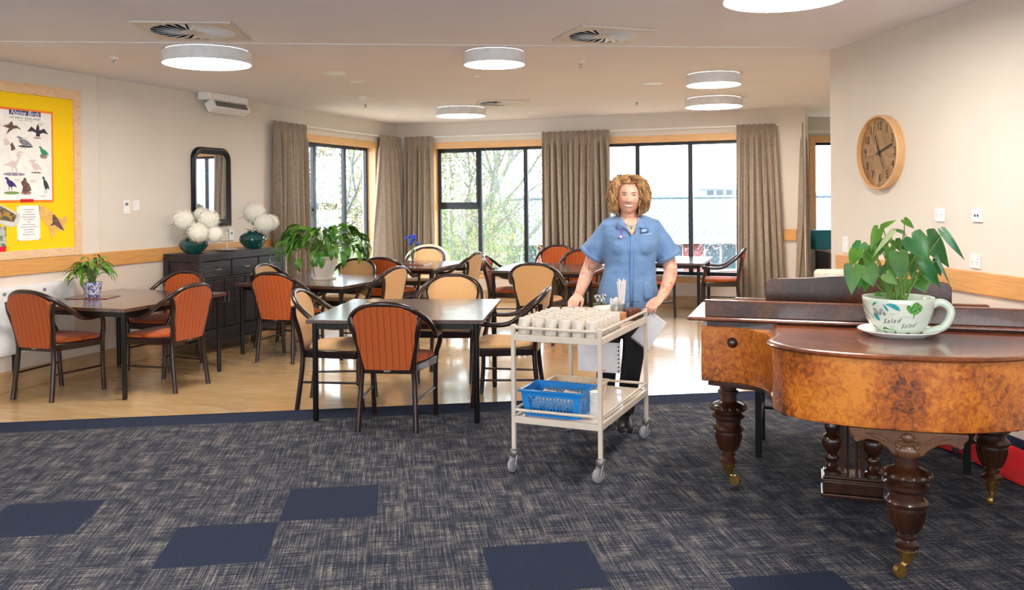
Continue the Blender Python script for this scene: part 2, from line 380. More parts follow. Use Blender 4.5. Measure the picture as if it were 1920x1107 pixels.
# ---- walls with openings (local x along the wall to the right, +y outside)
WT = .22
def wall(name, origin, rz, length, holes=(), z1=CEIL, th=WT, mt=None, dado=True, x_rail=None, skirt=True):
    """origin = left end seen from inside. holes: (x0,x1,z0,z1)"""
    holes = sorted(holes); mb = MB(); x = 0
    for (a0, a1, b0, b1) in holes:
        if a0 > x: mb.bx((x, 0, 0), (a0, th, z1))
        mb.bx((a0, 0, 0), (a1, th, b0)); mb.bx((a0, 0, b1), (a1, th, z1)); x = a1
    if x < length: mb.bx((x, 0, 0), (length, th, z1))
    o = struct(mb.build(name, mt or M['wall'], smooth=0, loc=origin, rot=(0, 0, rz)))
    return o
rzL, rzB, rzR = wall_rot('L'), wall_rot('B'), wall_rot('R')
sL0 = 2.6
LW = [(9.05, Ws(704, 'L'), .46, 2.30)]                       # window in the left wall (s)
BW = [(Ws(812, 'B'), Ws(1040, 'B'), .445, 2.30), (Ws(1130, 'B'), Ws(1388, 'B'), .445, 2.30)]
wall('wall_left', wpoint('L', sL0), rzL, sLB-sL0, [(a_-sL0, b_-sL0, c_, d_) for a_, b_, c_, d_ in LW])
wall('wall_back', wpoint('B', sB0), rzB, (endB-cornerLB).length, [(a_-sB0, b_-sB0, c_, d_) for a_, b_, c_, d_ in BW])
# return of the bay and the recess wall behind it, with its own window
mb = MB(); mb.bx((0, -.14, 0), (1.7, 0, CEIL)); struct(mb.build('wall_recess_side', M['wall'], smooth=0, loc=endB, rot=(0, 0, pi/2-TL)))
rw0 = at(1524, ret_end.y).x; 
wall('wall_recess', (ret_end.x-.3, ret_end.y, 0), 0, 5.2, [(at(1527, ret_end.y).x-ret_end.x+.3, at(1527, ret_end.y).x-ret_end.x+2.1, .85, 2.33)])
wall('wall_right', Rcorner, rzR, 9.6)
mb = MB(); mb.bx((0, 0, 0), (6, .15, CEIL)); struct(mb.build('wall_return', M['wall'], smooth=0, loc=Rcorner+V((.01, 0, 0)), rot=(0, 0, radians(8))))
mb = MB(); mb.bx((8.2, 6, 0), (8.4, 14, CEIL)); struct(mb.build('wall_far_right', M['wall'], smooth=0))
mb = MB(); mb.bx((0, 0, 0), (.2, -9, CEIL)); struct(mb.build('wall_near_left', M['wall'], smooth=0, loc=Lnear-V((.2, 0, 0)), rot=(0, 0, 0)))
# unseen wall behind the camera, its large openings added to bring in daylight
wall('wall_rear', (4.2, -3.3, 0), pi, 10.2, [(.7, 4.6, .5, 2.35), (5.4, 9.4, .5, 2.35)])
# pier that carries the notice board
pierR = Ws(179, 'L')
mb = MB(); mb.bx((0, -.03, 0), (pierR-sL0, 0, CEIL)); struct(mb.build('wall_left_pier', M['wall'], smooth=0, bevel=.003, loc=wpoint('L', sL0), rot=(0, 0, rzL)))
# lower wall, rails, skirting
RB, RTOP = .932, 1.062
def strip(name, w, s0, s1, z0, z1, off0, off1, m_, bevel=.004):
    if w == 'R': x0, x1 = -s1, -s0
    else: x0, x1 = s0, s1
    mb = MB(); mb.bx((x0, -off1, z0), (x1, -off0, z1)); p = wpoint(w, 0)
    return struct(mb.build(name, m_, smooth=0, bevel=bevel, loc=p, rot=(0, 0, wall_rot(w))))
sd0 = 9.05
strip('trim_rail_left', 'L', sL0, pierR, RB, RTOP, .03, .052, M['oak'])
strip('trim_rail_left', 'L', pierR, 8.95, RB, RTOP, 0, .024, M['oak'])
strip('trim_rail_right', 'R', -3, 6.33, RB, RTOP, 0, .024, M['oak'])
strip('trim_rail_back', 'B', Ws(1468, 'B'), Ws(1489.5, 'B')+.02, RB, RTOP+.02, 0, .03, M['oak'])
for w, s0, s1, of in (('L', sL0, pierR, .031), ('L', pierR, sLB, .001), ('B', sB0, (endB).dot(Dd(TB)), .001), ('R', -3, 6.3, .001)):
    zt = RB+.03 if w in 'LR' else .5
    if w == 'L' and s1 > 9:
        strip('wall_lower', w, s0, 9.0, .1, RB+.02, of, of+.004, M['wall_low'], 0); strip('wall_lower', w, 9.0, s1, .1, .43, of, of+.004, M['wall_low'], 0)
    else: strip('wall_lower', w, s0, s1, .1, RB+.02 if w != 'B' else .43, of, of+.004, M['wall_low'], 0)
    strip('baseboard_left' if w == 'L' else 'baseboard_back' if w == 'B' else 'baseboard_right', w, s0, s1, 0, .165, of, of+.012, M['skirt'] if w != 'R' else M['navy'])
mb = MB(); mb.bx((-.0, -.1522, 0), (1.5, -.14, .165)); struct(mb.build('baseboard_recess', M['skirt'], smooth=0, loc=endB, rot=(0, 0, pi/2-TL)))
# ---- windows
def window(name, origin, rz, w, z0, z1, mulls, transom=None, depth=.12, trimw=.07, sill=True, low=None):
    r = bpy.data.objects.new(name, None); COL.objects.link(r); r.location = origin; r.rotation_euler = (0, 0, rz); struct(r)
    t = MB(); k = trimw
    # timber lining (reveal) and architrave
    t.bx((0, -.012, z1-.022), (w, depth+.06, z1)); t.bx((0, -.012, z0), (.022, depth+.06, z1)); t.bx((w-.022, -.012, z0), (w, depth+.06, z1))
    t.bx((-k, -.016, z1-.005), (w+k, 0, z1+k)); t.bx((-k, -.016, z0-.05), (0.004, 0, z1)); t.bx((w-.004, -.016, z0-.05), (w+k, 0, z1))
    t.build('window_trim', M['pine'], r, smooth=0, bevel=.002)
    t = MB(); t.bx((-k, -.035, z0-.028), (w+k, depth+.06, z0)); t.build('window_sill', M['offwhite'], r, smooth=0, bevel=.003)
    t = MB(); t.bx((-k, -.016, z0-.10), (w+k, 0, z0-.03)); t.build('window_apron', M['pine'], r, smooth=0, bevel=.002)
    f = MB(); y0, y1 = depth, depth+.05; q = .042
    x0, x1, a0, a1 = .022, w-.022, z0, z1-.022
    f.bx((x0, y0, a0), (x1, y1, a0+q)); f.bx((x0, y0, a1-q), (x1, y1, a1)); f.bx((x0, y0, a0), (x0+q, y1, a1)); f.bx((x1-q, y0, a0), (x1, y1, a1))
    for mx in mulls: f.bx((mx-.03, y0, a0), (mx+.03, y1, a1))
    if transom:
        f.bx((transom[0], y0, transom[2]-.045), (transom[1], y1, transom[2]+.045))
        f.bx((transom[0]+.02, y0-.014, transom[2]+.03), (transom[1]-.02, y0+.01, transom[2]+.06)); f.bx((transom[0]+.02, y0-.014, a1-.06), (transom[1]-.02, y0+.01, a1-.03))
        for xx in (transom[0]+.035, transom[1]-.035): f.bx((xx-.018, y0-.014, transom[2]), (xx+.018, y0+.01, a1-.03))
    f.build('window_frame', M['alu'], r, smooth=0, bevel=.003)
    g = MB(); g.bx((x0, y0+.022, a0), (x1, y0+.028, a1)); g.build('window_pane', M['pane'], r, smooth=0)
    return r
def wwin(name, w, s0, s1, z0, z1, us, transom_u=None, tz=1.3):
    mulls = [Ws(u, w, -.12)-s0 for u in us]
    tr = None
    if transom_u: tr = (max(.03, Ws(transom_u[0], w, -.12)-s0), Ws(transom_u[1], w, -.12)-s0, tz)
    return window(name, wpoint(w, s0), wall_rot(w), s1-s0, z0, z1, mulls, tr)
zB1 = Wl(860, 387, 'B', -.12).z; zL1 = Wl(585, 396, 'L', -.12).z
wwin('window_1', 'L', *LW[0], (590, 647), (540, 590), zL1)
wwin('window_2', 'B', *BW[0], (899, 985), (822, 899), zB1)
wwin('window_3', 'B', *BW[1], (1195, 1294))
wx0 = at(1527, ret_end.y).x-ret_end.x+.3
window('window_4', (ret_end.x-.3+wx0, ret_end.y, 0), 0, 1.8, .85, 2.33, (.95,))
for k_, x_ in ((5, .7), (6, 5.4)):  # rear windows out of view, added for daylight from the camera side
    window('window_%d' % k_, (4.2-x_, -3.3, 0), pi, 3.95, .5, 2.35, (1.0, 2.0, 3.0))
# daylight portals (they only guide the sampling of the sky)
def portal(p, rz, w, h):
    ld = bpy.data.lights.new('window_portal', 'AREA'); ld.shape = 'RECTANGLE'; ld.size = w; ld.size_y = h; ld.cycles.is_portal = True
    o = bpy.data.objects.new('window_portal', ld); COL.objects.link(o); o.location = p; o.rotation_euler = (-pi/2, 0, rz)
for w, (a_, b_, c_, d_) in (('L', LW[0]), ('B', BW[0]), ('B', BW[1])):
    portal(wpoint(w, (a_+b_)/2, (c_+d_)/2, -.2), wall_rot(w), b_-a_, d_-c_)
for x_ in (.7, 5.4): portal((4.2-x_-1.97, -3.5, 1.42), pi, 3.9, 1.85)
portal((ret_end.x-.3+wx0+.9, ret_end.y+.2, 1.6), 0, 1.8, 1.5)
# ---- curtain tracks
def track(w, s0, s1, z):
    mb = MB(); x0, x1 = s0, s1; mb.bx((x0, -.055, z), (x1, -.03, z+.026))
    for k in range(4):
        xx = x0+(x1-x0)*(k+.5)/4; mb.bx((xx-.01, -.05, z+.01), (xx+.01, 0, z+.028))
    return tag(mb.build('curtain_rail', M['rail'], smooth=0, bevel=.002, loc=wpoint(w, 0), rot=(0, 0, wall_rot(w))), '', 'curtain rail')
ZT = 2.44
t_ = track('L', Ws(520, 'L')+0, sLB-.15, ZT); t_['label'] = 'white curtain rail above the window in the left wall'
t_ = track('B', sB0+.15, Ws(1462, 'B', .1), ZT); t_['label'] = 'long white curtain rail above the two wide back windows'
# ---- curtains: gathered heading, folds that open downward
def curtain(label, origin, rz, w0, w1, shift, zt, folds, seed, zb=.02, depth=.062):
    """local x along the wall, front toward -y. w0 top width, w1 bottom width, shift of the bottom"""
    rnd = random.Random(seed); ph = [rnd.uniform(-.9, .9) for _ in range(folds+3)]; am = [rnd.uniform(.55, 1.45) for _ in range(folds+3)]
    nx = folds*16; rows = [0, .02, .05, .08, .10, .13, .18, .26, .36, .48, .6, .72, .84, .93, 1.0]
    vs = []; H_ = zt-zb
    for ri, t in enumerate(rows):
        head = t < .055
        w = w0 + (w1-w0)*min(1, max(0, t-.04))**.8; sh = shift*t**1.1
        d = depth*(.30 if head else .42 + .75*t)
        for i in range(nx+1):
            q = i/nx; a = q*folds; k = int(min(a, folds-1)); ff = q+(.035*sin(2*pi*q*1.5+ph[2]*4)+.012*sin(2*pi*q*4+ph[1]*5))*t*min(1, 6*q*(1-q))
            A = am[k]*(1-(a-k))+am[k+1]*(a-k); P_ = ph[k]*(1-(a-k))+ph[k+1]*(a-k)
            ang = 2*pi*a + P_*1.6*t
            if head: y = d*.25*sin(2*pi*a) + .011*sin(2*pi*a*3)
            else: y = d*A*(sin(ang)+.38*sin(2*ang+P_*5+t*3)) 
            x = -w/2 + w*ff + sh + .012*cos(ang)*t
            vs.append((x, -.085+y, zt - t*H_ + (.006*sin(a*2*pi) if ri == 0 else 0)))
    mb = MB(); n = nx+1
    mb.add(vs, [(r*n+i, r*n+i+1, (r+1)*n+i+1, (r+1)*n+i) for r in range(len(rows)-1) for i in range(nx)])
    o = mb.build('curtain', M['curtain'], smooth=180, solid=.004, loc=origin, rot=(0, 0, rz))
    k = o.modifiers.new('s', 'SUBSURF'); k.levels = 1; k.render_levels = 1
    return tag(o, label, 'curtain', 'taupe damask curtains')
def wcurt(w, ut0, ut1, ub0, ub1, vb, folds, seed, label):
    a0, a1, b0, b1 = [Ws(u, w, .085) for u in (ut0, ut1, ub0, ub1)]
    c = (a0+a1)/2; curtain(label, wpoint(w, c), wall_rot(w), a1-a0, b1-b0, (b0+b1)/2-c, ZT+.03, folds, seed)
wcurt('L', 514, 575, 511, 577, 500, 6, 1, 'taupe damask curtain between the sideboard and the left wall window')
wcurt('L', 713, 751, 703, 768, 500, 5, 2, 'taupe curtain on the left wall right next to the room corner')
wcurt('B', 759, 812, 757, 814, 500, 5, 3, 'taupe curtain on the back wall right next to the room corner')
wcurt('B', 1016, 1143, 1016, 1146, 500, 11, 4, 'widest taupe curtain, between the two back windows, behind the woman')
wcurt('B', 1381, 1455, 1378, 1472, 500, 7, 5, 'taupe curtain right of the last back window, behind the piano')
# curtain on the recess side wall
pc = endB + Dd(TL)*.18
curtain('narrow taupe curtain in the recess beyond the end of the back wall', pc+V((0.03, 0, 0)), pi/2-TL-.0, .42, .75, .12, ZT+.03, 4, 6)
mb = MB(); mb.bx((.1, -.1, ZT), (2.2, -.07, ZT+.03)); mb.bx((1, -.1, ZT+.005), (1.02, 0, ZT+.02))
tag(mb.build('curtain_rail', M['rail'], smooth=0, loc=(ret_end.x, ret_end.y, 0)), 'short white curtain rail above the narrow recess window', 'curtain rail')
# ================================================================== CEILING FITTINGS
def lamp(u0, u1, v, label, p=None, r=None):
    if p is None:
        a, b = G(u0, v, CEIL-.1), G(u1, v, CEIL-.1); p = (a+b)/2; r = (b-a).length/2
    t = thing('ceiling_light', label, 'ceiling light', (p[0], p[1], CEIL), 0, 'round white drum ceiling lights')
    mb = MB(); mb.lathe([(r*.93, -.001), (r*.93, -.012), (r, -.012), (r, -.10), (r-.008, -.10), (r-.008, -.09)], 48, cap=False)
    mb.build('drum', M['white_paint'], t, bevel=0)
    mb = MB(); mb.lathe([(r*.9, 0), (r*.9, -.013)], 32); mb.build('backplate', M['greymetal'], t)
    mb = MB(); mb.lathe([(.01, -.094), (r-.009, -.094), (r-.009, -.099), (.01, -.1005)], 48); mb.build('diffuser', LAMPM, t)
    return t
LAMPM = emis('lamp_diffuser', (255, 246, 234), LAMP)
lamp(306, 471, 121, 'large drum ceiling light at the left, below the left square vent')
lamp(869, 985, 122, 'drum ceiling light above the middle of the room')
lamp(817, 911, 218, 'drum ceiling light far back near the corner with two curtains')
lamp(1288, 1388, 160, 'nearer of the two drum ceiling lights one above the other')
lamp(1287, 1390, 201, 'farther of the two drum ceiling lights, nearest the back windows')
lamp(0, 0, 0, 'large drum ceiling light cut off by the top edge, near the right wall', (1.46, 4.62, 0), .325)
for i_, (x_, y_) in enumerate(((-2.1, 3.4), (-2.2, .6), (1.3, .9), (-.5, -1.6))):  # extra lamps out of view, added to brighten the near room
    lamp(0, 0, 0, 'added drum ceiling light, out of view over the carpet side of the room', (x_, y_, 0), .325)
def vent(c, rz, size, label):
    t = thing('ceiling_vent', label, 'vent', (c[0], c[1], CEIL), rz, 'square swirl ceiling vents')
    h = size/2; R_ = h*.86; mb = MB(); n = 40
    sq = []
    for k in range(n):
        a = 2*pi*k/n; ca, sa = cos(a), sin(a); q = h/max(abs(ca), abs(sa)); sq.append((q*ca, q*sa, -.012))
    ci = [(R_*cos(2*pi*k/n), R_*sin(2*pi*k/n), -.012) for k in range(n)]
    mb.rings([sq, ci], True, False); mb.rings([[(x, y, -.001) for x, y, z in sq], sq], True, False)
    mb.build('face_plate', M['cover'], t, smooth=30)
    mb = MB(); mb.lathe([(.02, -.002), (R_, -.002)], 24, cap=True); mb.build('dark_throat', M['throat'], t)
    mb = MB()
    for k in range(24):
        a = 2*pi*k/24; r0, r1 = h*.24, R_*.99
        p0, p1 = V((cos(a), sin(a), 0))*r0, V((cos(a+.22), sin(a+.22), 0))*r1; s_ = V((-sin(a+.1), cos(a+.1), 0))
        w0_, w1_ = .014*h/.3, .060*h/.3
        mb.add([p0-s_*w0_*.5+V((0, 0, -.004)), p0+s_*w0_*.5+V((0, 0, -.016)), p1+s_*w1_*.5+V((0, 0, -.016)), p1-s_*w1_*.5+V((0, 0, -.004))], [(0, 1, 2, 3)])
    mb.build('vane', M['vane'], t, smooth=0, solid=.0015)
    mb = MB(); mb.lathe([(.01, -.020), (h*.25, -.016), (h*.25, -.008)], 20); mb.build('hub', M['cover'], t)
M['cover'] = mat('vent_cover', (214, 204, 194), .5); M['vane'] = mat('vent_vane', (222, 224, 228), .4); M['throat'] = mat('vent_throat', (40, 42, 48), .9)
vent(G(362, 57, CEIL), .0+.1, .62, 'square swirl vent in the ceiling at the upper left')
vent(G(1131, 65, CEIL), .33, .56, 'square swirl vent in the ceiling left of the cut-off light')
vent(G(941, 192.5, CEIL), .1, .60, 'smallest-looking swirl vent, far back near the windows')
def disc(u, v, r, label, name='ceiling_speaker', cat='ceiling disc'):
    p = G(u, v, CEIL); mb = MB(); mb.lathe([(r, 0), (r, -.006), (r*.92, -.010), (r*.3, -.011), (.005, -.011)], 28)
    tag(mb.build(name, M['white_paint'], loc=p), label, cat)
disc(629, 137, .10, 'flat white ceiling disc right of the large left light')
disc(670, 153, .065, 'small flat white ceiling disc behind the larger disc')
disc(1224, 156, .10, 'flat white ceiling disc left of the paired lights')
disc(1001, 211, .09, 'flat white ceiling disc far back by the back window')
disc(895, 143, .035, 'tiny white ceiling disc behind the middle light')
def sprinkler(u, v, label):
    p = G(u, v, CEIL); t = thing('sprinkler', label, 'sprinkler', p)
    mb = MB(); mb.lathe([(.035, 0), (.035, -.006), (.015, -.009), (.015, -.012)], 20); mb.build('escutcheon', M['white'], t)
    mb = MB(); mb.lathe([(.009, -.01), (.009, -.028), (.004, -.034), (.004, -.05), (.016, -.05), (.016, -.053)], 14)
    for s_ in (-1, 1): mb.tube([(s_*.008, 0, -.02), (s_*.014, 0, -.034), (s_*.006, 0, -.05)], .0022, 6)
    mb.build('nozzle', M['steel'], t)
sprinkler(213, 108, 'ceiling sprinkler near the notice board'); sprinkler(1089, 115, 'ceiling sprinkler below the right square vent')
sprinkler(685, 193, 'ceiling sprinkler beside the smoke detector'); sprinkler(1194, 189, 'tiny far sprinkler left of the paired lights')
p = G(681, 181, CEIL); t = thing('smoke_detector', 'white round smoke detector on the ceiling above the left window', 'smoke detector', p)
mb = MB(); mb.lathe([(.055, 0), (.055, -.012), (.05, -.018)], 24); mb.build('base', M['white'], t)
mb = MB(); mb.lathe([(.045, -.018), (.045, -.035), (.03, -.05), (.008, -.052)], 24); mb.build('sensor', M['white'], t)
# wedge heater on the wall / ceiling
p = Wl(428, 186, 'L', .14); t = thing('wall_heater', 'white wedge shaped unit with a grey grille high on the left wall', 'heater', (p.x, p.y, 2.53), rzL)
L_ = .62
mb = MB(); mb.bx((-L_/2-.06, -.06, .06), (L_/2-.04, .10, .135)); mb.build('bracket', M['white'], t, smooth=0, bevel=.008)
tilt = Matrix.Rotation(radians(-28), 4, 'X')
mb = MB(); mb.bx((-L_/2, -.05, -.055), (L_/2, .05, .055), tilt); mb.build('housing', M['white'], t, smooth=0, bevel=.012, seg=3)
mb = MB(); mb.bx((-L_/2+.05, -.054, -.03), (L_/2-.05, -.045, .03), tilt); mb.build('grille', M['greymetal'], t, smooth=0)
# ================================================================== WALL FITTINGS
def wthing(name, label, cat, u, v, w, off=0., group=None):
    p = Wl(u, v, w, off); return thing(name, label, cat, p, wall_rot(w), group), p
def px_m(u, w, off=0.): return F/(Wl(u, 300, w, off).y)
# --- notice board on the pier
OFF = .031
def LP(u, v):
    q = Wl(u, v, 'L', OFF); return q.dot(Dd(TL)), q.z
s1_, zt_ = LP(146, 171); _, zb_ = LP(146, 476); s_in, zti = LP(137.5, 177); _, zbi = LP(137.5, 467)
zb_ = RTOP
sA = 4.4; base = wpoint('L', 0, 0, OFF)
nb = thing('notice_board', 'yellow notice board in a pale timber frame on the left wall', 'notice board', base, rzL)
FW = s1_-s_in; FB = .07
mb = MB(); mb.bx((sA, -.008, zb_), (s1_, 0, zt_)); mb.build('felt_panel', M['yellow'], nb, smooth=0)
mb = MB(); mb.bx((sA, -.028, zt_-.085), (s1_, 0, zt_)); mb.bx((s1_-FW*1.0-.02, -.028, zb_), (s1_, 0, zt_-.085)); mb.bx((sA, -.028, zb_), (s1_-FW-.02, 0, zb_+FB)); mb.bx((sA, -.028, zb_+FB), (sA+.06, 0, zt_-.085))
mb.build('frame', M['frame_pine'], nb, smooth=0, bevel=.002)
# --- poster
def quad_on_board(mbx, pts, y): mbx.poly([(s, y, z) for s, z in pts])
def CP(u, v): return LP(u, v)
sp0, zpt = CP(-38, 205); sp1, zpt2 = CP(94, 214); _, zpb = CP(94, 375)
pz1, pz0 = zpt2, zpb; 
pst = thing('poster', 'native birds poster with an orange backing on the yellow board', 'poster', base, rzL)
mb = MB(); mb.bx((sp0-.02, -.0095, pz0-.022), (sp1+.018, -.0082, pz1+.02)); mb.build('backing_card', M['orange_card'], pst, smooth=0)
mb = MB(); mb.bx((sp0, -.011, pz0), (sp1, -.0097, pz1)); mb.build('sheet', M['paper'], pst, smooth=0)
M['pblue'] = mat('poster_blue', (34, 62, 128), .7); M['grey_ink'] = mat('grey_ink', (120, 118, 124), .8)
hb0, hz1 = CP(15, 206); hb1, hz2 = CP(74, 214); _, hz0 = CP(72, 220)
mb = MB(); mb.bx((hb0, -.013, hz0), (hb1, -.0112, hz2+.012)); mb.build('title_band', M['pblue'], pst, smooth=0)
vs, fs = text_geo('Native Birds', .066, .35)
cx_ = (hb0+hb1)/2
def fit(vs, w, h=None):
    xs = [q.x for q in vs]; ys = [q.y for q in vs]; sx_ = w/(max(xs)-min(xs)); mx_ = (max(xs)+min(xs))/2; my_ = (max(ys)+min(ys))/2; sy_ = sx_ if h is None else h/(max(ys)-min(ys))
    return [V(((q.x-mx_)*sx_, (q.y-my_)*sy_, q.z)) for q in vs]
vs = fit(vs, (hb1-hb0)*.92, .042)
mb = MB(); mb.add(vs, fs, Matrix.Translation((cx_, -.0135, (hz0+hz2+.012)/2)) @ UPRIGHT); mb.build('title_text', M['paper'], pst, smooth=0)
vs, fs = text_geo('OF NEW ZEALAND', .03); vs = fit(vs, (hb1-hb0)*.98, .018)
mb = MB(); mb.add(vs, fs, Matrix.Translation((cx_, -.0115, hz0-.022)) @ UPRIGHT)
vs, fs = text_geo('a guide to the birds', .02); vs = fit(vs, .14, .009); mb.add(vs, fs, Matrix.Translation((cx_, -.0115, hz0-.042)) @ UPRIGHT)
mb.build('subtitle_text', M['grey_ink'], pst, smooth=0)
vs, fs = text_geo('BIRD', .02)
rb0, rz0 = CP(36, 373); rb1, _ = CP(61, 373)
mb = MB(); mb.bx((rb0, -.013, pz0-.018), (rb1, -.0112, pz0+.008)); mb.build('red_strip', M['red'], pst, smooth=0)
# birds (plain silhouettes in the colours of the printed ones): outlines in a unit box
def bird_shape(kind):
    if kind == 'fly': return [(-.5, .1), (-.2, .2), (0, .5), (.1, .18), (.25, .2), (.4, .05), (.5, -.1), (.3, .0), (.1, -.05), (-.05, -.2), (-.3, -.5), (-.15, -.05)]
    if kind == 'spread': return [(-.5, -.1), (-.3, .3), (-.1, .05), (-.05, .35), (0, .5), (.06, .35), (.08, .05), (.3, .2), (.5, -.2), (.25, -.1), (.1, -.2), (.1, -.4), (-.1, -.4), (-.08, -.15), (-.25, -.05)]
    if kind == 'stand': return [(-.5, .35), (-.35, .45), (-.2, .4), (-.1, .25), (.15, .15), (.35, -.05), (.5, -.3), (.2, -.2), (.1, -.3), (.1, -.5), (.05, -.5), (.05, -.28), (-.1, -.25), (-.12, -.5), (-.17, -.5), (-.15, -.2), (-.3, 0), (-.33, .28)]
    if kind == 'tall': return [(.5, .42), (.25, .5), (.15, .42), (.2, .25), (.1, .05), (-.05, .1), (-.5, -.1), (-.2, -.13), (-.1, -.16), (-.15, -.5), (-.11, -.5), (-.05, -.18), (.05, -.2), (.2, -.5), (.24, -.5), (.12, -.12), (.2, 0), (.28, .22), (.25, .38)]
    return [(-.5, .2), (-.25, .35), (-.2, .5), (0, .45), (.1, .2), (.3, .1), (.5, -.3), (.2, -.4), (-.1, -.5), (-.4, -.4), (-.3, -.1)]
M['b_brown'] = mat('bird_brown', (92, 66, 62), .8, c2=(126, 96, 86), scale=60); M['b_grey'] = mat('bird_grey', (106, 108, 116), .8, c2=(150, 150, 158), scale=60)
M['b_black'] = mat('bird_black', (40, 38, 46), .8, c2=(70, 66, 76), scale=60); M['b_white'] = mat('bird_white', (222, 206, 200), .8); M['b_green'] = mat('bird_green', (34, 130, 110), .8, c2=(60, 160, 120), scale=60)
M['b_purple'] = mat('bird_purple', (58, 48, 110), .8); M['b_rock'] = mat('bird_rock', (146, 116, 112), .8, c2=(180, 150, 140), scale=60); M['b_lav'] = mat('bird_puddle', (140, 134, 160), .8); M['b_grass'] = mat('bird_grass', (126, 152, 90), .8)
birds = [('fly', 20, 240, 36, 26, 'b_brown'), ('spread', 69, 246, 40, 26, 'b_black'), ('stand', 44, 267, 32, 24, 'b_grey'), ('perch', 11, 266, 14, 14, 'b_white'), ('perch', 22, 275, 10, 16, 'b_brown'),
         ('stand', 80, 285, 20, 22, 'b_green'), ('tall', 24, 306, 40, 48, 'b_white'), ('stand', 65, 312, 26, 26, 'b_white'), ('stand', 18, 344, 24, 26, 'b_purple'), ('perch', 47, 348, 20, 30, 'b_brown'), ('stand', 84, 346, 14, 34, 'b_black'),
         ('tall', -14, 250, 30, 40, 'b_grey'), ('stand', -20, 310, 28, 30, 'b_brown'), ('spread', -18, 350, 34, 24, 'b_black')]
for k, u, v, w_, h_, mt in birds:
    c = CP(u, v); a = CP(u-w_/2, v); b = CP(u+w_/2, v); t1 = CP(u, v-h_/2); t2 = CP(u, v+h_/2)
    mb = MB(); mb.poly([(c[0]+x*(b[0]-a[0]), -.0118, c[1]+y*(t1[1]-t2[1])) for x, y in bird_shape(k)])
    mb.build('bird_print', M[mt], pst, smooth=0)
for u, v, w_, h_, mt in ((68, 259, 16, 3, 'b_rock'), (46, 275, 28, 4, 'b_black'), (80, 293, 14, 10, 'b_rock'), (25, 327, 42, 6, 'b_lav'), (20, 362, 30, 6, 'b_grass'), (47, 362, 20, 7, 'b_rock'), (66, 324, 20, 2.5, 'b_black')):
    c = CP(u, v); a = CP(u-w_/2, v); b = CP(u+w_/2, v); t1 = CP(u, v-h_/2); t2 = CP(u, v+h_/2)
    mb = MB(); mb.poly([(c[0]+.5*cos(2*pi*k/16)*(b[0]-a[0]), -.0114, c[1]+.5*sin(2*pi*k/16)*(t1[1]-t2[1])) for k in range(16)]); mb.build('ground_print', M[mt], pst, smooth=0)
for u, v in ((44, 258), (12, 232), (75, 232), (60, 300), (34, 290), (60, 338), (30, 336), (80, 366)):
    c = CP(u, v); mb = MB()
    for k in range(3): mb.bx((c[0]-.03, -.0112, c[1]-.008*k), (c[0]+.03-.008*k, -.0111, c[1]-.008*k-.002))
    mb.build('caption_print', M['grey_ink'], pst, smooth=0)
# --- white note
n0, nz1 = CP(30, 386); n1, _ = CP(73, 386); _, nz0 = CP(50, 451)
nt = thing('notice_sheet', 'white typed sheet pinned below the bird poster', 'notice', base, rzL)
mb = MB(); mb.bx((n0, -.0105, nz0), (n1, -.0085, nz1)); mb.build('sheet', M['paper'], nt, smooth=0)
mb = MB()
for k in range(11):
    z = nz1-.035-k*(nz1-nz0-.06)/11; w_ = (.05, .035, .06, .07, .05, .02, .06, .075, .05, .04, .06)[k]
    mb.bx(((n0+n1)/2-w_, -.0112, z), ((n0+n1)/2+w_, -.0106, z+.004))
mb.build('print_lines', M['grey_ink'], nt, smooth=0)
for s_, z_ in ((n0+.008, nz1-.006), (n1-.008, nz1-.004), (n0+.006, nz0+.006), (n1-.006, nz0+.006)):
    mb = MB(); mb.ball((s_, -.012, z_), .0045, 8, 6); mb.build('pin', M['b_green'], nt)
# --- butterfly-like leaf cut-out
M['leafpaper'] = mat('ochre_paper', (226, 172, 84), .8, c2=(236, 192, 118), scale=18)
lf = [CP(u, v) for u, v in ((71, 388), (78, 385), (88, 393), (97, 398), (104, 406), (113, 411), (124, 404), (125, 414), (120, 424), (119, 433), (110, 434), (104, 430), (100, 440), (96, 449), (94, 441), (90, 428), (80, 414), (72, 402))]
t = thing('paper_leaf', 'ochre leaf shaped paper with a brown bird print, right of the typed sheet', 'paper cut-out', base, rzL)
mb = MB(); mb.rings([[(s, -.0082, z) for s, z in lf], [(s, -.0105, z) for s, z in lf]]); mb.build('leaf_sheet', M['leafpaper'], t, smooth=0)
lf = [CP(u, v) for u, v in ((96, 404), (100, 402), (108, 412), (113, 422), (119, 433), (110, 429), (101, 422), (92, 424), (97, 417))]
mb = MB(); mb.poly([(s, -.0112, z) for s, z in lf]); mb.build('bird_print', M['b_brown'], t, smooth=0)
# --- plastic pouch with yellow picture and photo at the very left
M['photo'] = mat('photo_print', (180, 140, 60), .4, c2=(90, 84, 70), scale=30, contrast=(.45, .55)); M['clear'] = mat('clear_sleeve', (214, 212, 204), .12)
t = thing('plastic_pouch', 'tilted clear pouch with a yellow brown picture at the board edge', 'pouch', base, rzL)
pl = [CP(u, v) for u, v in ((-30, 378), (0, 384), (36, 402), (33, 420), (20, 427), (-30, 412))]
mb = MB(); mb.rings([[(s, -.009, z) for s, z in pl], [(s, -.013, z) for s, z in pl]]); mb.build('sleeve', M['clear'], t, smooth=0)
pl = [CP(u, v) for u, v in ((-28, 382), (0, 387), (29, 404), (24, 417), (-26, 408))]
mb = MB(); mb.poly([(s, -.0135, z) for s, z in pl]); mb.build('picture', M['photo'], t, smooth=0)
M['ph2'] = mat('photo_green', (96, 120, 70), .4, c2=(196, 196, 190), scale=22, contrast=(.45, .55))
pl = [CP(u, v) for u, v in ((-60, 424), (10, 425), (10, 474), (-60, 474))]
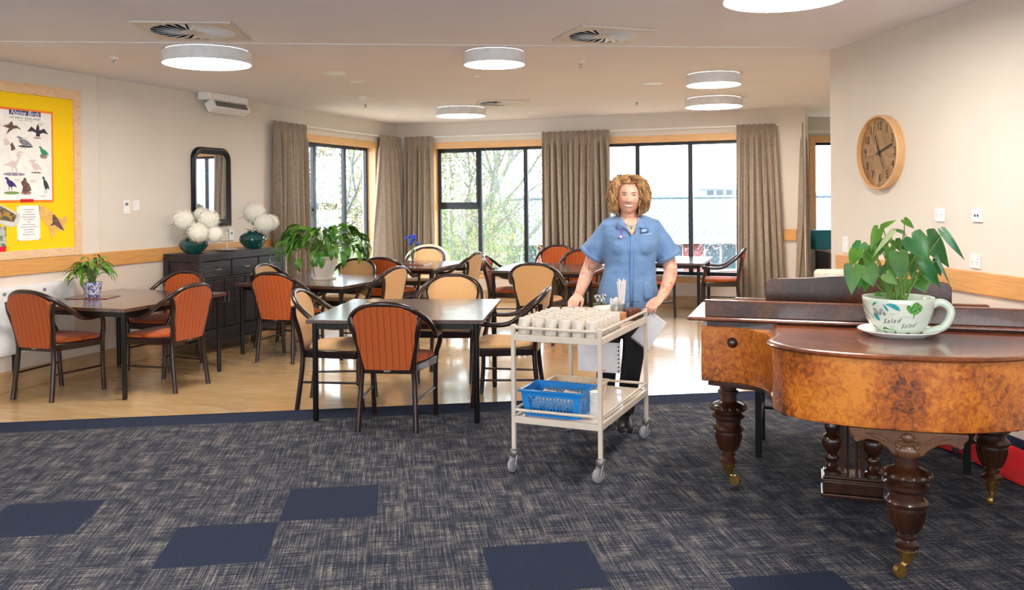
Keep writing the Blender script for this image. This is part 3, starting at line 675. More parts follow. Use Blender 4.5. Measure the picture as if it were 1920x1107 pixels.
t = thing('photo_print', 'small photo of a garden at the lower left edge of the board', 'photo', base, rzL)
mb = MB(); mb.rings([[(s, -.0085, z) for s, z in pl], [(s, -.010, z) for s, z in pl]]); mb.build('print', M['ph2'], t, smooth=0)
pl = [CP(u, v) for u, v in ((-60, 462), (10, 463), (10, 474), (-60, 474))]
mb = MB(); mb.poly([(s, -.0104, z) for s, z in pl]); mb.build('red_edge', M['red'], t, smooth=0)
# --- low white cupboard on the left wall
c1s = Ws(138, 'L', .09); z1c = .85; z0c = .30
t = thing('wall_cupboard', 'long low white wall cupboard with round locks behind the left table', 'cupboard', wpoint('L', 0, 0, .032), rzL)
mb = MB(); mb.bx((3.6, -.05, z0c), (c1s, 0, z1c)); mb.build('body', M['white_paint'], t, smooth=0, bevel=.004)
mb = MB(); mb.bx((3.62, -.056, z0c+.02), (c1s-.02, -.05, z1c-.02)); mb.build('door', M['white_paint'], t, smooth=0, bevel=.003)
for u_ in (5, 80):
    s_ = Ws(u_, 'L', .09); mb = MB(); mb.lathe([(.014, 0), (.014, .008), (.004, .010)], 16, M=Matrix.Translation((s_, -.056, z1c-.055)) @ Matrix.Rotation(pi/2, 4, 'X')); mb.build('lock', M['steel'], t)
# --- thermostat, switch, outlets
def plate(name, label, cat, u, v, w, pw, ph, extra=None):
    t, p = wthing(name, label, cat, u, v, w)
    mb = MB(); mb.bx((-pw/2, -.012, -ph/2), (pw/2, 0, ph/2)); mb.build('plate', M['white'], t, smooth=0, bevel=.003)
    for kind, x, z in (extra or []):
        mb = MB()
        if kind == 'screen': mb.bx((x-.018, -.0135, z-.014), (x+.018, -.012, z+.014)); mb.build('screen', M['greymetal'], t, smooth=0)
        elif kind == 'rocker': mb.bx((x-.008, -.017, z-.012), (x+.008, -.012, z+.012)); mb.build('rocker', M['white'], t, smooth=0, bevel=.002)
        elif kind == 'socket':
            for a_, b_ in ((-.007, .008), (.007, .008), (0, -.006)): mb.bx((x+a_-.0016, -.0126, z+b_-.005), (x+a_+.0016, -.012, z+b_+.005))
            mb.build('socket', M['greymetal'], t, smooth=0)
        elif kind == 'jack': mb.bx((x-.007, -.0126, z-.007), (x+.007, -.012, z+.007)); mb.build('jack', M['ink'], t, smooth=0)
        elif kind == 'green': mb.bx((x-.014, -.0126, z-.012), (x+.014, -.012, z+.012)); mb.build('sticker', M['b_green'], t, smooth=0)
    return t
plate('thermostat', 'white thermostat with a small screen on the left wall', 'thermostat', 236, 389, 'L', .075, .135, [('screen', 0, .03)])
plate('light_switch', 'white light switch right of the thermostat', 'switch', 254, 386, 'L', .08, .10, [('rocker', 0, 0)])
plate('power_outlet', 'white power outlet above the sideboard, right of the mirror', 'outlet', 433, 441, 'L', .075, .12, [('green', 0, .02), ('rocker', 0, -.03)])
plate('power_outlet', 'double outlet on the right wall directly below the clock side', 'outlet', 1764, 403.5, 'R', .088, .082, [('rocker', -.028, .028), ('rocker', .028, .028), ('socket', -.02, -.006), ('socket', .022, -.006)])
plate('data_outlet', 'white plate with two dark jacks on the right wall', 'outlet', 1834, 404.5, 'R', .086, .078, [('jack', -.012, 0), ('jack', .012, 0)])
plate('power_outlet', 'lower double outlet just above the timber rail on the right wall', 'outlet', 1830.5, 490.5, 'R', .088, .082, [('rocker', -.028, .028), ('rocker', .028, .028), ('socket', -.02, -.012), ('socket', .022, -.012)])
plate('call_button', 'narrow white call point at the near end of the right wall, by the recess', 'call button', 1586.5, 459, 'R', .07, .125, [('rocker', 0, .03), ('rocker', 0, -.025)])
# --- mirror
a, b = Wl(357, 275, 'L'), Wl(431, 427, 'L'); s0, s1 = a.dot(Dd(TL)), b.dot(Dd(TL)); c = wpoint('L', (s0+s1)/2)
w_ = (s1-s0)/2; zt0, zb0 = Wl(394, 277, 'L').z, Wl(394, 425, 'L').z
t = thing('wall_mirror', 'tall black framed mirror with rounded top corners above the sideboard', 'mirror', c, rzL)
def round_top(w, z0, z1, r, y):
    P = [(-w, y, z0), (w, y, z0)]
    for k in range(9): P.append((w-r+r*cos(pi/2*k/8), y, z1-r+r*sin(pi/2*k/8)))
    for k in range(9): P.append((-w+r+r*cos(pi/2+pi/2*k/8), y, z1-r+r*sin(pi/2+pi/2*k/8)))
    return P
mb = MB(); fwid = .075
rr_ = [round_top(w_, zb0, zt0, .13, 0), round_top(w_, zb0, zt0, .13, -.02), round_top(w_-.012, zb0+.012, zt0-.012, .12, -.034), round_top(w_-.03, zb0+.03, zt0-.03, .11, -.036), round_top(w_-.04, zb0+.04, zt0-.04, .10, -.026), round_top(w_-.06, zb0+.06, zt0-.06, .085, -.026), round_top(w_-fwid, zb0+fwid, zt0-fwid, .07, -.012)]
mb.rings(rr_, True, False); mb.build('frame', M['black'], t, smooth=60)
mb = MB(); mb.poly(round_top(w_-fwid+.003, zb0+fwid-.003, zt0-fwid+.003, .07, -.013)); mb.build('mirror_glass', M['mirror'], t, smooth=0)
# --- clock
t, p = wthing('wall_clock', 'large round wooden clock with black numerals on the right wall', 'clock', 1657, 286, 'R')
CR = .262; T_ = Matrix.Rotation(pi/2, 4, 'X')
mb = MB(); mb.lathe([(CR, 0), (CR, .055), (CR-.006, .06), (CR-.014, .058), (CR-.016, .03)], 64, M=T_, cap=False); mb.build('rim', M['clockrim'], t)
mb = MB(); mb.lathe([(.005, .03), (CR-.015, .03)], 64, M=T_); mb.build('dial', M['clockface'], t)
for k in range(1, 13):
    a = pi/2-2*pi*k/12; vs, fs = text_geo(str(k), .072, 0, .0006); vs = [V((q.x*.85, q.y*1.15, q.z)) for q in vs]
    mb = MB(); mb.add(vs, fs, Matrix.Translation((cos(a)*CR*.70, -.0312, sin(a)*CR*.70)) @ UPRIGHT); mb.build('numeral', M['ink'], t, smooth=0)
mb = MB()
for k in range(60):
    a = 2*pi*k/60; q = .012 if k % 5 else .02; mb.box((0, 0, 0), (q, .0006, .0014), M=Matrix.Translation((cos(a)*CR*.88, -.0305, sin(a)*CR*.88)) @ Matrix.Rotation(-a, 4, 'Y'))
mb.build('minute_marks', M['ink'], t, smooth=0)
def hand(ang, L, w, back, nm, y):
    mb = MB(); a = radians(90-ang); mb.bx((-back, y-.001, -w/2), (L, y+.001, w/2), Matrix.Rotation(-a, 4, 'Y')); mb.build(nm, M['ink'], t, smooth=0)
hand(-23, .135, .008, .03, 'hour_hand', -.035); hand(72, .165, .011, .04, 'minute_hand', -.038); hand(152, .13, .003, .05, 'second_hand', -.041)
mb = MB(); mb.lathe([(.012, .03), (.012, .044)], 14, M=T_); mb.build('hub', M['ink'], t)
# ================================================================== TABLES AND CHAIRS
TH = .705; TS2 = 1.22
def make_table():
    t = thing('dining_table', '', 'table'); h = TS2/2
    mb = MB(); mb.bx((-h, -h, TH-.028), (h, h, TH)); mb.build('tabletop', M['tabletop'], t, smooth=0, bevel=.003)
    mb = MB(); q = h-.05
    for s_ in (-1, 1):
        mb.bx((-q, s_*q-.012, TH-.07), (q, s_*q+.012, TH-.0285)); mb.bx((s_*q-.012, -q, TH-.07), (s_*q+.012, q, TH-.0285))
    mb.build('apron_frame', M['black'], t, smooth=0, bevel=.002)
    for a_ in (-1, 1):
        for b_ in (-1, 1):
            mb = MB(); mb.lathe([(.014, 0), (.0175, .004), (.0195, .02), (.0195, TH-.0285)], 16, (a_*q, b_*q, 0)); mb.build('leg', M['black'], t)
    return t
def table(corner, a, label, first=[None]):
    """corner = near left corner, a = turn clockwise from the picture plane; returns centre"""
    A = V((cos(a), -sin(a), 0)); B = V((sin(a), cos(a), 0)); c = V((corner[0], corner[1], 0)) + A*TS2/2 + B*TS2/2
    g = 'square dark dining tables'
    if first[0] is None:
        t = make_table(); first[0] = t; t.location = c; t.rotation_euler = (0, 0, -a); t['label'] = label; t['group'] = g
    else: t = dup(first[0], c, -a, label, g)
    return c, A, B
t1 = table((-1.42, 5.93), .087, 'bare dark table standing front centre beside the tea trolley')
n2 = V((-2.96, 6.60, 0)); A_ = V((cos(.335), -sin(.335), 0))
c2_ = n2 - A_*TS2; t2 = table((c2_.x, c2_.y), .335, 'dark table at the far left carrying the small plant in a blue and white pot')
n3 = V((-1.60, 8.16, 0)); A3 = V((cos(.34), -sin(.34), 0)); c3 = n3-A3*TS2; t3 = table((c3.x, c3.y), .34, 'dark table carrying the big drooping plant in an ivory pot')
n4 = V((-.93, 10.15, 0)); A4 = V((cos(.30), -sin(.30), 0)); c4 = n4-A4*TS2; t4 = table((c4.x, c4.y), .30, 'dark table with the glass vase of blue flowers near the corner')
t5 = table((-.28, 9.83), .29, 'dark table behind the woman in front of the left back window')
n6 = V((2.31, 10.57, 0)); A6 = V((cos(.33), -sin(.33), 0)); c6 = n6-A6*TS2; t6 = table((c6.x, c6.y), .33, 'dark table at the right back window, its top glaring white')
def sub4(path, n=5): return curve_pts(path, n)
def make_chair(fab, label):
    t = thing('dining_chair', label, 'chair'); w = M['wood']
    # back panel (domed, slightly curved)
    mb = MB(); N_ = 16; front, back = [], []
    zs = [.405, .45, .5, .55, .6, .65, .7, .74, .775, .80, .82, .832]
    def hw(z):
        if z <= .70: return .150+.070*(z-.405)/.295
        k = (z-.70)/.134; return .220*sqrt(max(0, 1-k**2.5*.93))
    def yy(z, x): return -.222-.075*((z-.405)/.42)**1.2 - .02*(1-(x/.22)**2)+.012
    R1 = []
    for z in zs:
        h = hw(z); R1.append([(h*(2*i/N_-1), yy(z, h*(2*i/N_-1))+.017, z) for i in range(N_+1)] + [(h*(1-2*i/N_), yy(z, h*(1-2*i/N_))-.015, z) for i in range(N_+1)])
    mb.rings(R1, True, True); mb.build('backrest', fab, t, smooth=60, bevel=.004)
    # seat cushion
    mb = MB(); R1 = []
    def outline(s, z, y0=-.215, y1=.235):
        P = [(-.165*s, y0*s, z), (.165*s, y0*s, z), (.215*s, -.0, z), (.245*s, (y1-.05)*s, z), (.21*s, y1*s, z), (0, (y1+.015)*s, z), (-.21*s, y1*s, z), (-.245*s, (y1-.05)*s, z), (-.215*s, 0, z)]
        return P
    for s_, z in ((.96, .425), (1.0, .435), (1.0, .448), (.95, .463), (.8, .474), (.45, .482), (.1, .484)): R1.append(outline(s_, z))
    mb.rings(R1); mb.build('seat', fab, t, smooth=60, sub=1)
    mb = MB(); mb.rings([outline(.99, .375), outline(1.01, .43)]); mb.build('seat_frame', w, t, bevel=.006)
    # bent rail: arms and back in one piece
    path = [(-.262, .215, .612), (-.275, .17, .618), (-.285, .05, .612), (-.288, -.05, .628), (-.275, -.14, .69), (-.245, -.215, .75), (-.185, -.27, .802), (-.10, -.30, .835), (0, -.312, .845)]
    full = path+[(-x, y, z) for x, y, z in path[-2::-1]]
    mb = MB(); cp = curve_pts(full, 4); mb.tube(cp, .0185, 10); mb.build('bent_rail', w, t, smooth=80)
    for s_ in (-1, 1):
        mb = MB(); mb.tube(sub4([(s_*.194, -.255, 0), (s_*.188, -.235, .15), (s_*.180, -.218, .30), (s_*.175, -.215, .42), (s_*.19, -.232, .55), (s_*.215, -.262, .68), (s_*.232, -.262, .755)], 4),
            [.0185]*25, 8); mb.build('leg', w, t, smooth=80)
        mb = MB(); mb.tube(sub4([(s_*.222, .238, 0), (s_*.225, .222, .2), (s_*.232, .215, .42), (s_*.262, .195, .52), (s_*.272, .175, .61)], 4), [.0175]*17, 8); mb.build('leg', w, t, smooth=80)
        mb = MB(); mb.tube([(s_*.187, -.228, .20), (s_*.225, .225, .20)], .0085, 8); mb.build('stretcher', w, t, smooth=80)
    mb = MB(); mb.bx((-.022, -.236, .392), (.022, -.228, .406)); mb.build('label_plate', M['greymetal'], t, smooth=0)
    return t
CH = {}
def chair(fab, ctr, phi, label):
    """phi = direction it faces, clockwise from straight away from the camera"""
    g = {'orange': 'orange striped dining armchairs', 'tan': 'tan fabric dining armchairs'}[fab]
    if fab not in CH:
        c = make_chair(M[fab], label); CH[fab] = c; c.location = (ctr[0], ctr[1], 0); c.rotation_euler = (0, 0, -phi); c['group'] = g
    else: c = dup(CH[fab], (ctr[0], ctr[1], 0), -phi, label, g)
    return c
chair('orange', (-.80, 5.905), .12, 'orange striped armchair nearest the camera, its back toward us at the front table')
chair('tan', (-1.31, 6.47), 1.62, 'tan armchair at the left side of the front table')
chair('tan', (-.04, 6.50), -1.46, 'tan armchair at the right side of the front table, just left of the trolley')
chair('tan', (-.55, 7.37), 3.22, 'tan armchair facing us across the front table')
chair('orange', (-3.615, 6.89), .33, 'orange armchair at the far left edge, its back toward us')
chair('orange', (-2.85, 7.13), -1.22, 'orange armchair at the right side of the left table, seen from behind')
chair('orange', (-3.20, 7.98), pi+.33, 'orange armchair at the far side of the left table in front of the sideboard')
chair('tan', (-2.36, 9.05), 1.90, 'tan armchair right before the sideboard doors at the big plant table')
chair('orange', (-2.15, 8.34), .33, 'orange armchair with its back toward us at the big plant table')
chair('tan', (-1.42, 8.74), -1.20, 'tan armchair turned left at the right side of the big plant table')
chair('tan', (-1.84, 9.56), 3.47, 'tan armchair facing us half behind the big plant')
chair('orange', (-1.43, 10.26), .32, 'orange armchair with its back toward us at the blue flower table')
chair('tan', (-1.22, 11.72), pi+.2, 'tan armchair facing us behind the blue flower table')
chair('tan', (-.72, 10.86), -1.23, 'tan armchair turned left at the right side of the blue flower table')
chair('orange', (-.03, 10.15), 1.72, 'orange armchair at the left end of the table by the left back window')
chair('tan', (.27, 9.19), .22, 'tan armchair seen from behind between the front table and the woman')
chair('orange', (.58, 11.90), pi+.2, 'orange armchair farthest back against the widest curtain')
chair('orange', (.86, 10.80), pi+.12, 'orange armchair facing us, partly hidden by the woman\'s tattooed arm')
chair('orange', (1.72, 10.92), .75, 'orange armchair mostly hidden behind the woman\'s left elbow')
chair('orange', (2.68, 11.18), -1.30, 'orange armchair by the right curtain at the right back window table')
# patterned easy chair
M['floral'] = mat('floral_fabric', (214, 176, 136), .85, c2=(240, 220, 186), scale=16, dist=2, contrast=(.45, .55))
t = thing('easy_chair', 'rounded patterned easy chair behind the tan chair near the corner curtains', 'armchair', (-1.28, 12.38, 0), pi-.2)
mb = MB(); P = []
for k in range(13):
    a = pi*k/12; P.append((.33*cos(a), .86+.0*sin(a), 0))
R1 = []
for y_, s_ in ((-.30, .92), (-.26, 1), (-.16, 1), (-.12, .93)):
    R1.append([(.33*s_*cos(pi*k/14), y_-.06*sin(pi*k/14), .62+.24*s_*sin(pi*k/14)) for k in range(15)]+[(-.3*s_, y_, .3), (.3*s_, y_, .3)])
mb.rings(R1); mb.build('backrest', M['floral'], t, smooth=60, bevel=.02)
mb = MB(); mb.bx((-.29, -.2, .28), (.29, .32, .44)); mb.build('seat', M['floral'], t, smooth=40, bevel=.04, seg=4)
for s_ in (-1, 1):
    mb = MB(); mb.bx((s_*.29, -.2, .25), (s_*.36, .30, .58)); mb.build('armrest', M['floral'], t, smooth=40, bevel=.03, seg=3)
    for y_ in (-.18, .28): mb = MB(); mb.lathe([(.015, 0), (.022, .28)], 10, (s_*.29, y_, 0)); mb.build('leg', M['wood'], t)
# placemats
def mat_on(c, A, B, ox, oy, w, d, label, rz, m_='lid'):
    p = c+A*ox+B*oy; mb = MB(); mb.bx((-w/2, -d/2, 0), (w/2, d/2, .006)); tag(mb.build('placemat', M[m_], smooth=0, bevel=.002, loc=(p.x, p.y, TH), rot=(0, 0, rz)), label, 'placemat'); return p
M['mat2'] = mat('dark_glossy_mat', (60, 58, 60), .2, c2=(120, 110, 100), scale=20)
mat_on(*t5, -.32, .42, .30, .22, 'glossy dark placemat at the far left corner of the table behind the trolley', -.29, 'mat2')
mat_on(*t5, .36, .42, .34, .22, 'brown placemat by the facing orange chair behind the woman\'s arm', -.29)
# ================================================================== SIDEBOARD
sbL, sbD, sbH = 1.42, .44, 1.0
s_front = V((-3.09, 8.47, 0)); q = s_front.dot(Dd(TL)); 
sb = thing('sideboard', 'blackened wood sideboard with drawers and doors against the left wall', 'sideboard', wpoint('L', q+sbL/2, 0, .045), rzL)
m_ = M['side']; x0, x1 = -sbL/2, sbL/2
mb = MB(); mb.bx((x0-.0, -sbD-.005, sbH-.075), (x1, 0, sbH)); mb.build('top', m_, sb, smooth=0, bevel=.005)
mb = MB(); mb.bx((x0+.02, -sbD+.03, .12), (x1-.02, -.01, sbH-.075))
for xx in (x0, x1-.055):
    for yy_ in (-sbD, -.055): mb.bx((xx, yy_, 0), (xx+.055, yy_+.055, sbH-.075))
mb.bx((x0, -sbD+.008, .10), (x1, -sbD+.05, .24)); mb.bx((x0, -sbD+.008, sbH-.27), (x1, -sbD+.04, sbH-.25))
mb.build('carcass', m_, sb, smooth=0, bevel=.004)
dw = (sbL-.11-.04)/3
for k in range(3):
    xa = x0+.055+k*(dw+.02); d = MB(); d.bx((xa, -sbD+.002, sbH-.245), (xa+dw, -sbD+.03, sbH-.085)); d_ = d.build('drawer', m_, sb, smooth=0, bevel=.004)
    h_ = MB(); xc = xa+dw/2; h_.tube([(xc-.035, -sbD-.0, sbH-.165), (xc-.035, -sbD-.022, sbH-.165), (xc+.035, -sbD-.022, sbH-.165), (xc+.035, -sbD, sbH-.165)], .0035, 6); h_.build('handle', M['greymetal'], d_)
dw = (sbL-.11-.03)/4
for k in range(4):
    xa = x0+.055+k*(dw+.01); d = MB()
    for j in range(4): d.bx((xa+j*dw/4, -sbD+.004+.004*(j % 2), .25), (xa+(j+1)*dw/4-.002, -sbD+.03, sbH-.275))
    d_ = d.build('door', m_, sb, smooth=0, bevel=.003); xh = xa+(dw-.03 if k % 2 == 0 else .03)
    h_ = MB(); h_.tube([(xh, -sbD+.004, .60), (xh, -sbD-.022, .60), (xh, -sbD-.022, .50), (xh, -sbD+.004, .50)], .004, 6); h_.build('handle', M['greymetal'], d_)
def sbpt(x, y): return sb.location + Matrix.Rotation(rzL, 3, 'Z') @ V((x, y, 0))
mb = MB(); mb.bx((-.55, -.13, 0), (.55, .13, .003)); R_ = sbpt(.05, -.22); tag(mb.build('table_runner', mat('lace', (190, 176, 150), .9, c2=(90, 74, 58), scale=60), smooth=0, loc=(R_.x, R_.y, sbH), rot=(0, 0, rzL)), 'crocheted runner lying on top of the sideboard', 'runner')
def flower_head(mb, c, r, rnd, n=190):
    mb.cur = 0
    for k in range(n):
        z = 1-2*(k+.5)/n; a = k*2.39996; rr = sqrt(1-z*z); d = V((rr*cos(a), rr*sin(a), z)); p = V(c)+d*r*rnd.uniform(.9, 1.06)
        x = d.cross(V((0, 0, 1)) if abs(d.z) < .9 else V((1, 0, 0))).normalized(); y = d.cross(x); t_ = rnd.uniform(0, 1.5)
        X = x*cos(t_)+y*sin(t_); Y = -x*sin(t_)+y*cos(t_); s_ = r*.125
        for q_ in range(4):
            u = (X, Y, -X, -Y)[q_]; w = (Y, -X, -Y, X)[q_]
            mb.add([p, p+u*s_*.6+w*s_*.5+d*s_*.25, p+u*s_*1.15+d*s_*.1, p+u*s_*.6-w*s_*.5+d*s_*.25], [(0, 1, 2, 3)])
    mb.ball(c, r*.90, 16, 10)
def simple_leaf(mb, base, d, L, w, up=V((0, 0, 1)), droop=.2, n=6, fold=.12):
    d = V(d).normalized(); sd_ = d.cross(up).normalized(); nn = sd_.cross(d); vs = []
    for i in range(n+1):
        t_ = i/n; ww = w*sin(pi*min(1, t_*.92+.06))**.8*(1-.3*t_); p = V(base)+d*L*t_-nn*(0)+V((0, 0, -droop*L*t_*t_))
        vs += [p-sd_*ww+nn*fold*ww, p, p+sd_*ww+nn*fold*ww]
    mb.add(vs, [(3*i+j, 3*i+j+1, 3*i+j+4, 3*i+j+3) for i in range(n) for j in range(2)])
def vase(px_, y_, r, h, heads, label, seed):
    p = V((px_[0], px_[1], sbH+.003)); t = thing('flower_vase', label, 'vase', p, 0, 'teal vases of white hydrangeas'); rnd = random.Random(seed)
    k = r
    mb = MB(); mb.lathe([(k*.5, 0), (k*.55, .008), (k*.85, h*.28), (k, h*.52), (k*.93, h*.72), (k*.6, h*.9), (k*.42, h*.95), (k*.42, h), (k*.36, h*1.0), (k*.36, h*.9)], 32, cap=True); mb.build('vase_body', M['teal'], t)
    for (dx, dy, dz, rr) in heads:
        mb = MB(); flower_head(mb, (dx, dy, dz), rr, rnd); o = mb.build('flower_head', M['petal'], t, smooth=0)
        mb = MB(); mb.tube([(0, 0, h*.8), (dx*.3, dy*.3, h*1.05), (dx*.9, dy*.9, dz-rr*.6)], .004, 6); mb.build('stem', M['stem'], t)
    for (bx_, d_, L_) in (((heads[0][0]-.0, heads[0][1]-.03, heads[0][2]-.02), (-1, -.2, -.1), .17), ((0, -.03, h*1.0), (-.6, -.6, .4), .12), ((.02, -.02, h*1.3), (.3, -.8, .5), .11)):
        mb = MB(); simple_leaf(mb, bx_, d_, L_, .035); mb.build('leaf', M['leaf'], t)
p1 = at(362, 8.62); p2 = at(474, 9.42)
def hp(u, v, y, base): q_ = EYEP+ray(u, v)*(y/ray(u, v).y); return (q_.x-base.x, q_.y-base.y, q_.z-sbH)
vase((p1.x, 8.62), 0, .142, .175, [hp(345, 414, 8.60, p1)+(.108,), hp(372, 437, 8.48, p1)+(.100,), hp(391, 413, 8.66, p1)+(.106,), hp(402, 441, 8.60, p1)+(.085,), hp(378, 404, 8.72, p1)+(.08,)][:5], 'teal vase with five white hydrangea heads at the left end of the sideboard', 3)
vase((p2.x, 9.42), 0, .150, .19, [hp(476, 400, 9.40, p2)+(.118,), hp(494, 420, 9.34, p2)+(.105,), hp(507, 418, 9.46, p2)+(.09,)], 'teal vase with white hydrangeas near the curtain end of the sideboard', 4)
p = at(425, 9.0); t = thing('cake_stand', 'small two tier white cake stand between the teal vases', 'cake stand', (p.x, 9.0, sbH+.003))
mb = MB(); mb.lathe([(.05, 0), (.10, .008), (.115, .018), (.11, .02), (.01, .012)], 28); mb.build('plate', M['mug'], t)
mb = MB(); mb.lathe([(.01, .095), (.06, .10), (.068, .108), (.01, .101)], 24); mb.build('plate', M['mug'], t)
mb = MB(); mb.tube([(0, 0, .01), (0, 0, .20)], .004, 8)
mb.tube([(.016*cos(a), 0, .216+.016*sin(a)) for a in [2*pi*k/12 for k in range(13)]], .003, 6); mb.build('rod', M['steel'], t)
p = at(333, 8.35); t = thing('glass_bowl', 'small cut glass dish at the left end of the sideboard', 'dish', (p.x+.03, 8.60, sbH)); mb = MB(); mb.lathe([(.02, 0), (.045, .02), (.05, .03), (.045, .03), (.02, .006)], 14); mb.build('bowl', M['glass'], t)
# ================================================================== PLANTS
def pot_plant_big():
    px0 = at(607, 8.95, v=525); t = thing('potted_plant', 'big drooping peace lily in an ivory octagonal pot on its table', 'plant', (px0.x, 8.95, TH))
    mb = MB(); mb.lathe([(.128, 0), (.132, .006), (.132, .018), (.118, .024), (.01, .02)], 8); mb.build('saucer', M['ceramic'], t, smooth=20)
    mb = MB(); mb.lathe([(.092, .018), (.095, .03), (.150, .21), (.158, .213), (.158, .24), (.148, .24), (.142, .215), (.01, .21)], 8); mb.build('pot', M['ceramic'], t, smooth=20, bevel=.003)
    mb = MB(); mb.lathe([(.01, .222), (.140, .215)], 16, cap=True); mb.build('soil', M['soil'], t)
    rnd = random.Random(11); lm = MB(); sm = MB()
    for k in range(120):
        a = rnd.uniform(0, 2*pi); inner = rnd.random(); R_ = .12+.27*inner**.7; zt = .52-.26*inner**1.5+rnd.uniform(-.04, .04)
        b = V((rnd.uniform(-.05, .05), rnd.uniform(-.05, .05), .22)); tip = V((R_*cos(a)*1.15, R_*sin(a), zt))
        mid = (b+tip)/2+V((0, 0, .08)); pts = curve_pts([b, mid, tip], 4); sm.tube(pts, .0028, 5)
        out = V((cos(a), sin(a), 0)); L = rnd.uniform(.15, .24); w = rnd.uniform(.022, .038)
        sd_ = V((-sin(a), cos(a), 0)); sd_ = (sd_+V((0, 0, rnd.uniform(-.6, .6)))).normalized(); vs = []; n_ = 7
        ang0 = radians(30)-inner*.6+rnd.uniform(-.3, .3); p_ = tip.copy(); ang = ang0
        for i in range(n_+1):
            t_ = i/n_; ww = w*(sin(pi*(t_*.93+.05))**.75); nn = V((0, 0, 1))*cos(ang)-out*sin(ang)
            vs += [p_-sd_*ww+nn*ww*.25, p_.copy(), p_+sd_*ww+nn*ww*.25]
            p_ = p_+(out*cos(ang)+V((0, 0, sin(ang))))*L/n_; ang -= (1.3+inner*1.0)/n_*1.2
            if p_.z < .03: p_.z = .03
        lm.cur = rnd.choice((0, 0, 1)); lm.add(vs, [(3*i+j, 3*i+j+1, 3*i+j+4, 3*i+j+3) for i in range(n_) for j in range(2)])
    lm.build('foliage', [M['leaf'], M['leaf2']], t, smooth=80); sm.build('stalks', M['stem'], t)
pot_plant_big()
def pot_plant_small():
    c = at(171, 7.40); mat_on(V((c.x, c.y, 0)), V((1, 0, 0)), V((0, 1, 0)), .0, 0.02, .36, .24, 'small brown board under the blue and white plant pot', -.335+.3, 'lid')
    t = thing('potted_plant', 'small leafy plant in a blue and white patterned pot on the left table', 'plant', (c.x, c.y, TH+.007))
    M['delft'] = mat('blue_white_china', (238, 238, 244), .2, c2=(52, 84, 170), scale=42, contrast=(.5, .53), dist=1.5, coat=.5)
    mb = MB(); mb.lathe([(.06, 0), (.064, .004), (.078, .115), (.081, .118), (.081, .128), (.074, .128), (.068, .11), (.01, .105)], 28); mb.build('pot', M['delft'], t)
    mb = MB(); mb.lathe([(.01, .115), (.07, .112)], 16); mb.build('soil', M['soil'], t)
    rnd = random.Random(5); lm = MB(); sm = MB()
    for k in range(75):
        a = rnd.uniform(0, 2*pi); inner = rnd.random(); R_ = .03+.11*inner; zt = .30-.12*inner+rnd.uniform(-.03, .05)
        b = V((rnd.uniform(-.03, .03), rnd.uniform(-.03, .03), .11)); tip = V((R_*cos(a), R_*sin(a), zt)); sm.tube(curve_pts([b, (b+tip)/2+V((0, 0, .03)), tip], 3), .0018, 5)
        out = V((cos(a), sin(a), 0)); L = rnd.uniform(.09, .15); w = rnd.uniform(.010, .019); sd_ = V((-sin(a), cos(a), rnd.uniform(-.5, .5))).normalized(); vs = []; ang = rnd.uniform(.1, .9)-inner*.5; p_ = tip.copy(); n_ = 6
        for i in range(n_+1):
            t_ = i/n_; ww = w*(sin(pi*(t_*.93+.05))**.75); nn = V((0, 0, 1))*cos(ang)-out*sin(ang); vs += [p_-sd_*ww+nn*ww*.3, p_.copy(), p_+sd_*ww+nn*ww*.3]
            p_ = p_+(out*cos(ang)+V((0, 0, sin(ang))))*L/n_; ang -= rnd.uniform(1.2, 2.4)/n_
            if p_.z < .012: p_.z = .012
        lm.cur = rnd.choice((0, 1, 1)); lm.add(vs, [(3*i+j, 3*i+j+1, 3*i+j+4, 3*i+j+3) for i in range(n_) for j in range(2)])
    lm.build('foliage', [M['leaf'], M['leaf2']], t, smooth=80); sm.build('stalks', M['stem'], t)
pot_plant_small()
# glass vase with cornflowers
c = at(773, 10.85); mat_on(V((c.x+.02, c.y, 0)), V((1, 0, 0)), V((0, 1, 0)), 0, 0, .36, .26, 'brown board under the glass vase of blue flowers', -.30)
t = thing('flower_vase', 'slim clear glass vase with blue cornflowers on the corner table', 'vase', (c.x, c.y, TH+.007))
mb = MB(); mb.lathe([(.03, 0), (.032, .004), (.026, .02), (.032, .10), (.043, .20), (.041, .20), (.030, .10), (.022, .02), (.005, .015)], 20); mb.build('vase_body', M['glass'], t)
rnd = random.Random(2)
for k in range(9):
    a = 2*pi*k/9; x_, y_, z_ = rnd.uniform(.02, .075)*cos(a), rnd.uniform(.02, .07)*sin(a), rnd.uniform(.24, .37)
    mb = MB(); mb.tube([(0, 0, .03), (x_*.4, y_*.4, .16), (x_, y_, z_)], .0022, 5); mb.build('stem', M['stem'], t)
    mb = MB()
    for j in range(14):
        b_ = 2*pi*j/14; mb.add([(x_, y_, z_), (x_+.03*cos(b_)-.008*sin(b_), y_+.03*sin(b_)+.008*cos(b_), z_+.012+.012*(j % 2)), (x_+.03*cos(b_)+.008*sin(b_), y_+.03*sin(b_)-.008*cos(b_), z_+.012+.012*(j % 2))], [(0, 1, 2)])
    mb.ball((x_, y_, z_+.006), .019, 8, 6); mb.build('flower_head', M['cornflower'], t, smooth=0)
